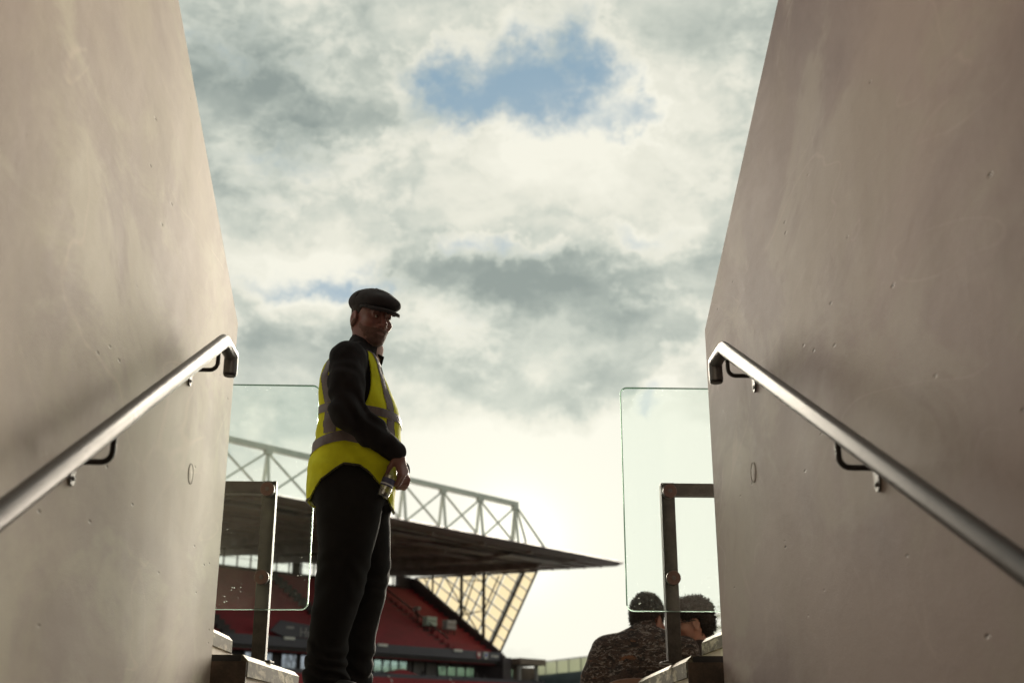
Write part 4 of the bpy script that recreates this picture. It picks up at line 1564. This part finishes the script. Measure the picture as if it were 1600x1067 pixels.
# jacket
def sleeves(f, extra=0.0, k=.035):
    f.chain([SH_R, (.020, -.245, 1.30), EL_R, (.135, -.225, 1.085), WR_R], [.080 + extra, .079 + extra, .069 + extra, .058 + extra, .046 + extra], k)
    for q in (-1, 1):
        f.rod((.045, q * .06, 1.500), (.022, q * .175, 1.440), .060 + extra, .074 + extra, k)
    f.chain([SH_L, (.045, .245, 1.30), EL_L, (.17, .20, 1.065), WR_L], [.082 + extra, .083 + extra, .072 + extra, .060 + extra, .047 + extra], k)
jk = Field(LO, HI, .005)
jk.loft([r_ for r_ in VEST if r_[0] >= .85], 0, .020)
sleeves(jk)
# wrinkles gathered at the elbow and along the forearm
x, y, z = jk.X, jk.Y, jk.Z
jk.d = jk.d + .0075 * np.sin((z * 62 + x * 34 + 14 * vnoise(x, y, z, 6, 21))) * np.exp(-(((z - 1.15) / .11) ** 2)) * (np.abs(y) > .17)
jk.d = jk.d + .014 * vnoise(x, y, z, 12, 4) + .008 * vnoise(x, y, z, 28, 8)
jk.d = jk.d + .0018 * np.sin(z * 48 + y * 20 + 12 * vnoise(x, y, z, 7, 77)) * (np.abs(y) > .17)
# open cuffs and a standing collar
jk.rod((.052, 0, 1.50), (.090, -.012, 1.600), .082, .076, .03)
jk.rod((.060, 0, 1.53), (.100, -.016, 1.70), .066, .068, .006, 'cut')
jk.put(lambda x, y, z: 1.585 + .30 * (.05 - x) * 1.0 - z + 0 * y * x, LO, HI, 0, 'cut', 0) if False else None
jk.d = np.maximum(jk.d, np.where((np.abs(y) < .11) & (z > 1.5), z - (1.625 - .42 * np.clip(x - .02, 0, .2)), -1))
solid('jacket', jk, M['black_cloth'], man)
del jk
# collar wing, zip and the shirt at the throat
MB().add([(.100, -.030, 1.515), (.148, -.052, 1.500), (.170, -.045, 1.490), (.160, -.020, 1.462), (.122, -.010, 1.470),
          (.094, -.020, 1.512), (.142, -.042, 1.494), (.164, -.036, 1.484), (.154, -.012, 1.456), (.116, -.002, 1.466)],
         [(0, 1, 2, 3, 4), (9, 8, 7, 6, 5), (0, 5, 6, 1), (1, 6, 7, 2), (2, 7, 8, 3), (3, 8, 9, 4), (4, 9, 5, 0)]).build('collar_wing', M['black_cloth'], man)
MB().tube([(.128, -.020, 1.535), (.138, -.018, 1.50), (.150, -.014, 1.46), (.168, -.012, 1.40), (.186, -.010, 1.33)], .004, 6).build('zip', M['black_trim'], man)
us = Field((.0, -.1, 1.38), (.22, .1, 1.60), .004)
us.rod((.095, -.004, 1.43), (.118, -.010, 1.535), .050, .045, 0)
solid('shirt', us, M['undershirt'], man)

# hi-vis vest
vt = Field(LO, HI, .005)
vt.loft(VEST, 0, 0)
x, y, z = vt.X, vt.Y, vt.Z
vt.d = vt.d + .010 * vnoise(x, y, z, 9, 14) + .006 * vnoise(x, y, z, 22, 15)
vt.d = vt.d + .004 * np.sin(x * 30 + z * 55 + 10 * vnoise(x, y, z, 5, 2)) * np.exp(-(((z - 1.0) / .14) ** 2))
vest_body = vt.copy()
shell = np.maximum(vt.d, -(vt.d + .011))
hem = np.interp(vt.ax[0], [-.20, -.165, -.13, -.08, .02, .09, .135, .19, .225, .26], [.800, .800, .800, .875, .945, .935, .905, .845, .775, .745]).astype(np.float32)[:, None, None]
shell = np.maximum(shell, hem - z)
sh2 = z - (1.535 - .5 * np.clip(x - .05, 0, .2))
shell = np.maximum(shell, sh2)
for sg, c in ((-1, SH_R), (1, SH_L)):
    u = np.sqrt(((x - .028 - .05 * (1.40 - z)) / .105) ** 2 + ((y - sg * .245) / .150) ** 2 + ((z - 1.37) / .215) ** 2)
    shell = np.maximum(shell, -(u - 1) * .10)
# V neck at the chest
vn = np.sqrt(np.maximum(0, 0 * x)) + (np.abs(y) - .52 * np.clip(z - 1.24, 0, 1)) 
shell = np.maximum(shell, np.where(x > .06, -vn, -1))
vt.d = shell.astype(np.float32)
V, F = vt.mesh()
vest = link_mesh('vest', V, F, M['hivis'], man)
# reflective tape: faces of the vest inside the tape bands, lifted off the cloth with their own thickness
fc = V[F].mean(1)
e1, e2 = V[F[:, 1]] - V[F[:, 0]], V[F[:, 3]] - V[F[:, 0]]
fn = np.cross(e1, e2)
fn /= np.linalg.norm(fn, axis=1)[:, None] + 1e-12
rad = fc[:, :2] - np.array([.045, 0])
outward = (fn[:, :2] * rad).sum(1) > -.002
def band(wf, lim, axis, name, keep=None, mat='reflective'):
    """tape where |wf| < lim; its edge vertices are slid along the axis so that the tape ends in a clean line"""
    wv = wf(V)
    near = (np.abs(wv)[F].min(1) < lim) & outward
    if keep is not None:
        near &= keep
    Fs = F[near]
    ids, inv = np.unique(Fs, return_inverse=True)
    nf = inv.reshape(Fs.shape)
    vn_ = np.zeros((len(ids), 3))
    for k in range(4):
        np.add.at(vn_, nf[:, k], fn[near])
    vn_ /= np.linalg.norm(vn_, axis=1)[:, None] + 1e-12
    P_ = V[ids].copy()
    w_ = wv[ids]
    P_[:, axis] += np.clip(w_, -lim, lim) - w_
    o = link_mesh(name, P_ + vn_ * .0032, nf, M[mat], vest)
    return o
cx_, cy_, cz_ = fc.T
HEM = ([-.20, -.165, -.13, -.08, .02, .09, .135, .19, .225, .26], [.800, .800, .800, .875, .945, .935, .905, .845, .775, .745])
wf1 = lambda p: p[:, 2] - (1.055 + .12 * (p[:, 0] - .02) * np.where(p[:, 0] > .02, -1.1, 1.0) + .02 * np.cos(p[:, 0] * 9))
wf2 = lambda p: p[:, 2] - (1.215 - .10 * (p[:, 0] + .1))
band(wf1, .024, 2, 'reflective_band')
band(wf2, .020, 2, 'reflective_band')
for sg in (-1, 1):
    yf = lambda p: p[:, 1] - sg * (np.where(p[:, 0] < .03, .150, .118) + .05 * np.clip(1.45 - p[:, 2], 0, .3))
    band(yf, .018, 1, 'reflective_band', (cz_ > 1.09) & (np.abs(wf2(fc)) > .0215))
band(lambda p: p[:, 2] - np.interp(p[:, 0], *HEM), .007, 2, 'hem_binding', None, 'binding')
# small ring and radio clip on the chest
MB().tube([(.222 + .004 * math.sin(a), -.100 + .014 * math.cos(a), 1.205 + .018 * math.sin(a)) for a in np.linspace(0, 2 * math.pi, 15)], .003, 6, cap=False).build('clip_ring', M['black_trim'], vest)

# trousers with shoes below
tf = Field((-.24, -.30, -.045), (.36, .30, .99), .005)
tf.loft(LEG_R, 0)
tf.loft(LEG_L, .012)
tf.loft([(.80, .045, 0, .176, .185), (.90, .045, 0, .178, .180), (.985, .047, 0, .178, .176)], .03)
x, y, z = tf.X, tf.Y, tf.Z
env = np.exp(-((z / .22) ** 2)) + .35 * np.exp(-(((z - .47) / .1) ** 2))
tf.d = tf.d + .007 * env * np.sin(z * 75 + 9 * x + 16 * vnoise(x, y, z, 6, 31)) + .012 * vnoise(x, y, z, 7, 32) + .005 * vnoise(x, y, z, 20, 33)
solid('trousers', tf, M['trouser_cloth'], man)
for (px, py, an) in ((-.045, -.10, -.55), (.045, .10, .75)):
    sf = Field((-.24, -.32, -.056), (.42, .34, .11), .0045)
    f2 = np.array([math.cos(an), math.sin(an), 0])
    B3 = np.stack([f2, np.array([-f2[1], f2[0], 0]), np.array([0, 0, 1.0])])
    q = np.array([px, py, -.05])
    sf.egg(q + f2 * .06 + np.array([0, 0, .030]), (.150, .052, .052), 0, 'add', B3)
    sf.egg(q - f2 * .02 + np.array([0, 0, .07]), (.065, .046, .065), .02, 'add', B3)
    sf.egg(q + f2 * .14 + np.array([0, 0, .030]), (.070, .054, .036), .02, 'add', B3)
    sf.d = np.maximum(sf.d, -.049 - sf.Z)
    shoe = solid('shoe', sf, M['leather'], man)
    so = Field((-.24, -.32, -.056), (.42, .34, .0), .004)
    so.egg(q + f2 * .055 + np.array([0, 0, .010]), (.158, .057, .05), 0, 'add', B3)
    so.d = np.maximum(np.maximum(so.d, -.049 - so.Z), so.Z + .028)
    solid('sole', so, M['black_trim'], shoe)

man.location.z -= .05
for ch in list(man.children_recursive):
    ch.data.transform(Matrix.Translation((0, 0, .05)))

# --- bottle of water in his hands --------------------------------------------------------------------------


def clear_plastic(name, tint, rough):
    m, g = new_mat(name)
    ga = g.n('ShaderNodeBsdfGlass', {0: (*tint, 1), 1: rough, 2: 1.33})
    sh = g.n('ShaderNodeBsdfGlossy', {0: (.9, .9, .9, 1), 1: .18})
    gl = g.n('ShaderNodeMixShader', {0: .22, 1: ga.outputs[0], 2: sh.outputs[0]})
    tr = g.n('ShaderNodeBsdfTransparent', {0: (*tint, 1)})
    g.n('ShaderNodeOutputMaterial', {0: g.n('ShaderNodeMixShader', {0: .12, 1: gl.outputs[0], 2: tr.outputs[0]}).outputs[0]})
    return m


bt_axis = unit((.075, .01, .20))
bx_, by_ = unit(np.cross((0, 1, 0), bt_axis)), None
by_ = np.cross(bt_axis, bx_)
base_pt = np.array([.188, -.150, .805])
Tb = Matrix(((bx_[0], by_[0], bt_axis[0], 0), (bx_[1], by_[1], bt_axis[1], 0), (bx_[2], by_[2], bt_axis[2], 0), (0, 0, 0, 1)))
bot = empty('water_bottle', tuple(np.array(ORG) + base_pt))
bot.matrix_world = Matrix.Translation(Vector(ORG) + Vector(base_pt)) @ Tb
tag(bot, 'small clear plastic water bottle with a dark blue label, held by the standing man', 'bottle')
prof = [(.0001, .006), (.018, .002), (.024, .0), (.029, .004), (.0305, .012), (.029, .016), (.0305, .021), (.029, .026), (.0305, .032), (.0295, .040), (.0300, .048), (.0300, .088), (.0305, .096),
        (.0295, .104), (.026, .116), (.020, .128), (.0135, .140), (.0125, .150), (.0125, .158)]
MB().lathe(prof, 24, None, cap=False).build('bottle_body', clear_plastic('clear_pet', (.93, .95, .93), .06), bot, smooth=50)
lab = MB().lathe([(.0303, .050), (.0306, .051), (.0306, .086), (.0303, .087)], 24, None, cap=False).build('paper_label', plain('blue_label', (.045, .05, .12), .5), bot, smooth=50)
MB().lathe([(.03075, .056), (.03085, .0565), (.03085, .062), (.03075, .0625)], 24, None, cap=False).build('label_stripe', plain('label_white', (.55, .56, .60), .5), lab, smooth=50)
MB().lathe([(.0145, .152), (.0150, .154), (.0150, .166), (.0140, .168), (.0001, .168)], 18, None).build('bottle_cap', plain('pale_cap', (.55, .57, .6), .4), bot, smooth=40)

# --- the seated pair ---------------------------------------------------------------------------------------


def shirt_mat():
    m, g = new_mat('dark_patterned_shirt')
    P = g.n('ShaderNodeTexCoord').outputs['Object']
    Q = g.v('ADD', P, g.v('MULTIPLY', g.noise(P, 14, 4, .6, out=1), (.06, .06, .06)))
    Q = g.v('MULTIPLY', Q, (.75, .75, 2.2))
    a = g.noise(Q, 26, 5, .62, 1.2)
    b = g.noise(g.v('ADD', Q, (3, 1, 2)), 30, 4, .6, 1.6)
    c_ = g.noise(g.v('ADD', Q, (7, 5, 2)), 9, 3, .5, .6)
    c = g.mix(g.step(a, .44, .52), (.011, .0075, .007), (.04, .024, .019))
    c = g.mix(g.m('MULTIPLY', g.step(b, .56, .60), g.step(b, .70, .63)), c, (.15, .125, .115))
    c = g.mix(g.m('MULTIPLY', g.step(c_, .58, .64), g.step(a, .5, .56)), c, (.11, .045, .022))
    finish(g, c, .85, 0, g.noise(P, 20, 4), .4, .01, .3)
    return m


M['shirt_p'] = shirt_mat()
M['dark_jacket'] = cloth('dark_brown_jacket', (.030, .019, .017), 400, .5)
M['denim'] = cloth('dark_jeans', (.025, .028, .04))


def sitter(loc, rz, label, shirt, skin, face, hc, lean, hair, wide=1.0, size=1.0):
    """seated figure facing +y in its own frame, seat at z = .44"""
    t = empty('person', loc, rz)
    hs = 1.10
    B = frame_of(face, R(-10), 0)
    lx, ly = lean
    trunk = [(.40, 0, 0, .175 * wide, .135), (.52, 0, 0, .170 * wide, .125), (.66, lx * .3, ly * .3, .178 * wide, .125), (.80, lx * .55, ly * .55, .198 * wide, .130), (.90, lx * .8, ly * .8, .210 * wide, .122),
             (.96, lx * .9, ly * .9, .200 * wide, .105), (1.0, lx, ly, .150 * wide, .085), (1.035, lx, ly + .008, .085, .070)]
    sx = .215 * wide
    sh = [(q * sx + lx * .85, ly * .85, .905) for q in (-1, 1)]
    el = [(q * (sx + .085) + lx * .4, .10 + ly * .4, .66) for q in (-1, 1)]
    wr = [(q * .13, .36, .60) for q in (-1, 1)]
    kn = [(q * .14, .46, .47) for q in (-1, 1)]
    an = [(q * .15, .44, .08) for q in (-1, 1)]
    lo, hi = (-.46, -.30, -.01), (.46, .70, 1.36)
    f = Field(lo, hi, .007)
    f.loft(trunk, 0, .03)
    for q in (0, 1):
        f.chain([sh[q], el[q], wr[q]], [.05, .042, .030], .03)
        f.chain([(kn[q][0] * .75, .02, .47), kn[q], an[q]], [.075, .055, .04], .03)
        f.rod((an[q][0], an[q][1] - .03, .04), (an[q][0], an[q][1] + .16, .03), .035, .03)
        s_ = 1 if q else -1
        hand(f, wr[q], (-s_ * .15, .75, -.5), (0, -.4, -1), (-s_, 0, 0), (.3, .35, .25), 1.0, .2)
    nk = np.array([lx, ly + .01, 1.0])
    f.rod(nk, np.array(hc) - B[0] * .03 - B[2] * .05, .060, .056, .035)
    P = head(f, hc, B, hs)
    solid('body', f, skin, t)
    s = Field(lo, hi, .0065)
    s.loft(trunk, 0, 0)
    for q in (0, 1):
        s.chain([sh[q], el[q], [a * .35 + b * .65 for a, b in zip(el[q], wr[q])]], [.082, .072, .060], .05)
    s.rod((lx, ly, .985), (lx * 1.02, ly + .012, 1.035), .078, .070, .02)
    s.rod((lx, ly + .02, 1.0), (lx, ly + .03, 1.09), .054, .060, .004, 'cut')
    x, y, z = s.X, s.Y, s.Z
    s.d = s.d + .014 * vnoise(x, y, z, 7, 41) + .009 * vnoise(x, y, z, 17, 42) + .005 * np.sin(z * 46 + 20 * x + 14 * vnoise(x, y, z, 4, 6)) * np.exp(-(((z - .7) / .2) ** 2))
    solid('shirt', s, shirt, t)
    l = Field((-.34, -.24, .03), (.34, .62, .62), .008)
    l.egg((0, .0, .47), (.185 * wide, .15, .10), 0)
    for q in (0, 1):
        l.chain([(kn[q][0] * .7, .02, .48), kn[q], an[q]], [.098, .078, .062], .03)
    solid('trousers', l, M['denim'], t)
    for q in (0, 1):
        h_ = Field((an[q][0] - .1, an[q][1] - .15, -.002), (an[q][0] + .1, an[q][1] + .3, .16), .007)
        h_.rod((an[q][0], an[q][1] - .04, .045), (an[q][0], an[q][1] + .17, .035), .045, .038, 0)
        h_.egg((an[q][0], an[q][1], .08), (.045, .055, .05), .02)
        h_.d = np.maximum(h_.d, .001 - h_.Z)
        solid('shoe', h_, M['leather'], t)
    for q in (-1, 1):
        e = MB().lathe([(.0001, -.0112)] + [(.0112 * math.cos(a), .0112 * math.sin(a)) for a in np.linspace(-1.4, 1.4, 7)] + [(.0001, .0112)], 10,
                       Matrix.Translation(P(.0815, q * .031, -.001)))
        e.build('eye', M['eye_white'], t, smooth=True)
    hf_ = Field(np.array(hc) - .20, np.array(hc) + .20, .0055)
    x, y, z = hf_.X - hc[0], hf_.Y - hc[1], hf_.Z - hc[2]
    a, b, c = [(x * B[i, 0] + y * B[i, 1] + z * B[i, 2]) / hs for i in range(3)]
    if hair == 'short':
        hf_.egg(P(-.014, 0, .040), np.array((.107, .086, .092)) * hs, 0, 'add', B)
        hf_.egg(P(-.060, 0, -.015), np.array((.050, .064, .070)) * hs, .03, 'add', B)
        # pointed knit crown of the head, cut clear of the face and round the ears
        hf_.egg(P(-.02, 0, .095), np.array((.060, .055, .045)) * hs, .04, 'add', B)
        hf_.d = np.maximum(hf_.d, a - .035 - np.clip(c, -.02, .1) * .7)
        ear = np.sqrt(((a + .012) / .032) ** 2 + ((c + .020) / .042) ** 2) - 1
        hf_.d = np.maximum(hf_.d, np.where(np.abs(b) > .05, -ear * .03, -1))
        hf_.d = hf_.d + .006 * vnoise(hf_.X, hf_.Y, hf_.Z, 110, 7) + .005 * vnoise(hf_.X, hf_.Y, hf_.Z, 45, 8)
        V, F = hf_.mesh()
        ho = link_mesh('hair', V, F, M['hair_dark'], t)
        rnd = random.Random(5)
        sm = MB()
        ctr = np.array(P(-.02, 0, .03))
        for _ in range(2600):
            v = V[rnd.randrange(len(V))]
            o = Vector(unit(v - ctr))
            p = Vector(v) - o * .003
            dn = (o * .7 + Vector((rnd.gauss(0, .35), rnd.gauss(0, .35), rnd.gauss(-.25, .35)))).normalized()
            L = rnd.uniform(.008, .017)
            q = p + dn * L
            sm.tube([p, p.lerp(q, .6), q + Vector((0, 0, -.002))], [.0012, .001, .0004], 3, cap=False)
        so_ = sm.build('strands', M['hair_dark'], ho)
        so_['kind'] = 'stuff'
        MB().tube([P(-.012 + .009 * math.cos(k), .088, -.060 + .009 * math.sin(k)) for k in np.linspace(0, 2 * math.pi, 13)], .0018, 6, cap=False).build('earring', M['stainless'], t)
    else:
        hf_.egg(P(-.022, 0, .052), np.array((.118, .094, .094)) * hs, 0, 'add', B)
        hf_.egg(P(-.070, 0, -.015), np.array((.062, .076, .085)) * hs, .03, 'add', B)
        hf_.egg(P(.055, 0, .100), np.array((.055, .070, .040)) * hs, .03, 'add', B)
        hf_.d = np.maximum(hf_.d, a - .062 - np.clip(c - .03, 0, .1) * .7)
        ear = np.sqrt(((a + .004) / .034) ** 2 + ((c + .026) / .040) ** 2) - 1
        hf_.d = np.maximum(hf_.d, np.where(np.abs(b) > .045, -ear * .03, -1))
        hf_.d = hf_.d + .012 * vnoise(hf_.X, hf_.Y, hf_.Z, 42, 7) + .010 * vnoise(hf_.X, hf_.Y, hf_.Z, 90, 8)
        V, F = hf_.mesh()
        ho = link_mesh('hair', V, F, M['hair_dark'], t)
        rnd = random.Random(3)
        cm = MB()
        ctr = np.array(P(-.02, 0, .04))
        for _ in range(1700):
            v = V[rnd.randrange(len(V))]
            o = unit(v - ctr)
            p = Vector(v) - Vector(o) * .006
            u = Vector(o).orthogonal().normalized()
            w = Vector(o).cross(u)
            r_ = rnd.uniform(.004, .010)
            ph = rnd.uniform(0, 6.28)
            L = rnd.uniform(.008, .028)
            pts = [p + Vector(o) * (L * k / 5) + (u * math.cos(ph + k * 1.2) + w * math.sin(ph + k * 1.2)) * r_ * (k / 5 + .2) for k in range(6)]
            cm.tube(pts, [.0022, .0022, .002, .0018, .0014, .0008], 4, cap=False)
        cl = cm.build('curls', M['hair_dark'], ho)
        cl['kind'] = 'stuff'
        # dark glasses
        gm_ = MB()
        gm_.tube([P(.088, .058, .004), P(.04, .082, .006), P(-.015, .086, .0)], .003, 6)
        gm_.tube([P(.088, -.058, .004), P(.04, -.082, .006), P(-.015, -.086, .0)], .003, 6)
        gm_.tube([P(.108, -.012, .006), P(.110, 0, .008), P(.108, .012, .006)], .003, 6)
        go = gm_.build('glasses_frame', M['black_trim'], t)
        for q in (-1, 1):
            T = Matrix((tuple(B[1]), tuple(B[2]), tuple(B[0]))).transposed().to_4x4()
            MB().lathe([(.0001, -.0015), (.022, -.001), (.023, .001), (.0001, .0025)], 16, Matrix.Translation(P(.103, q * .033, -.002)) @ T).build('lens', plain('dark_lens', (.01, .01, .012), .1), go, smooth=40)
    t.scale = (size,) * 3
    return tag(t, label, 'person')


SEAT_Z = 1.14
sitter((1.15, 7.62, SEAT_Z - .03), R(-2), 'seated person with short dark hair and dark patterned shirt, seen from behind', M['shirt_p'], M['skin_b'], (.62, .78), (.045, .085, 1.075), (.02, .02), 'short', 1.06, 1.12)
sitter((1.60, 7.72, SEAT_Z), R(8), 'seated person with curly dark hair, face turned to their neighbour, beside the right wall', M['dark_jacket'], M['skin_b'], (-.97, .22), (-.115, .0, 1.165), (-.09, .0), 'curly', 1.0, 1.0)

# folding seats of the terrace row they sit on
M['seat_brown'] = plain('brown_seat_plastic', (.15, .075, .05), .45, 0, .15, 3)
def seat(x, y, label):
    t = empty('stadium_chair', (x, y, SEAT_Z))
    mb = MB()
    W, N = .23, 14
    rows = []
    for i in range(N + 1):
        u = -1 + 2 * i / N
        zt = .80 - .05 * abs(u) ** 4
        yb = -.19 + .035 * (1 - u * u) * -1
        rows.append([(W * u, yb, .46), (W * u, yb - .03, zt), (W * u, yb - .045, zt - .004), (W * u, yb - .018, .46)])
    vs = [p for r_ in rows for p in r_]
    fs = []
    for i in range(N):
        for k in range(4):
            fs.append((i * 4 + k, i * 4 + (k + 1) % 4, (i + 1) * 4 + (k + 1) % 4, (i + 1) * 4 + k))
    fs += [(0, 1, 2, 3), tuple(N * 4 + k for k in range(4))[::-1]]
    mb.add(vs, fs)
    mb.build('backrest', M['seat_brown'], t, smooth=40)
    MB().box((-.225, -.18, .355), (.225, .24, .385)).build('seat_pan', M['seat_brown'], t, bevel=.012)
    for q in (-1, 1):
        MB().bar((q * .19, -.12, .0), (q * .19, -.12, .354), .03).build('leg', M['dkframe'], t)
    return tag(t, label, 'seat', 'seats on the terrace row')
seat(1.10, 7.60, 'brown plastic stadium seat behind the person in the patterned shirt')
seat(1.62, 7.70, 'brown plastic stadium seat under the person with curly hair')

bpy.context.view_layer.update()
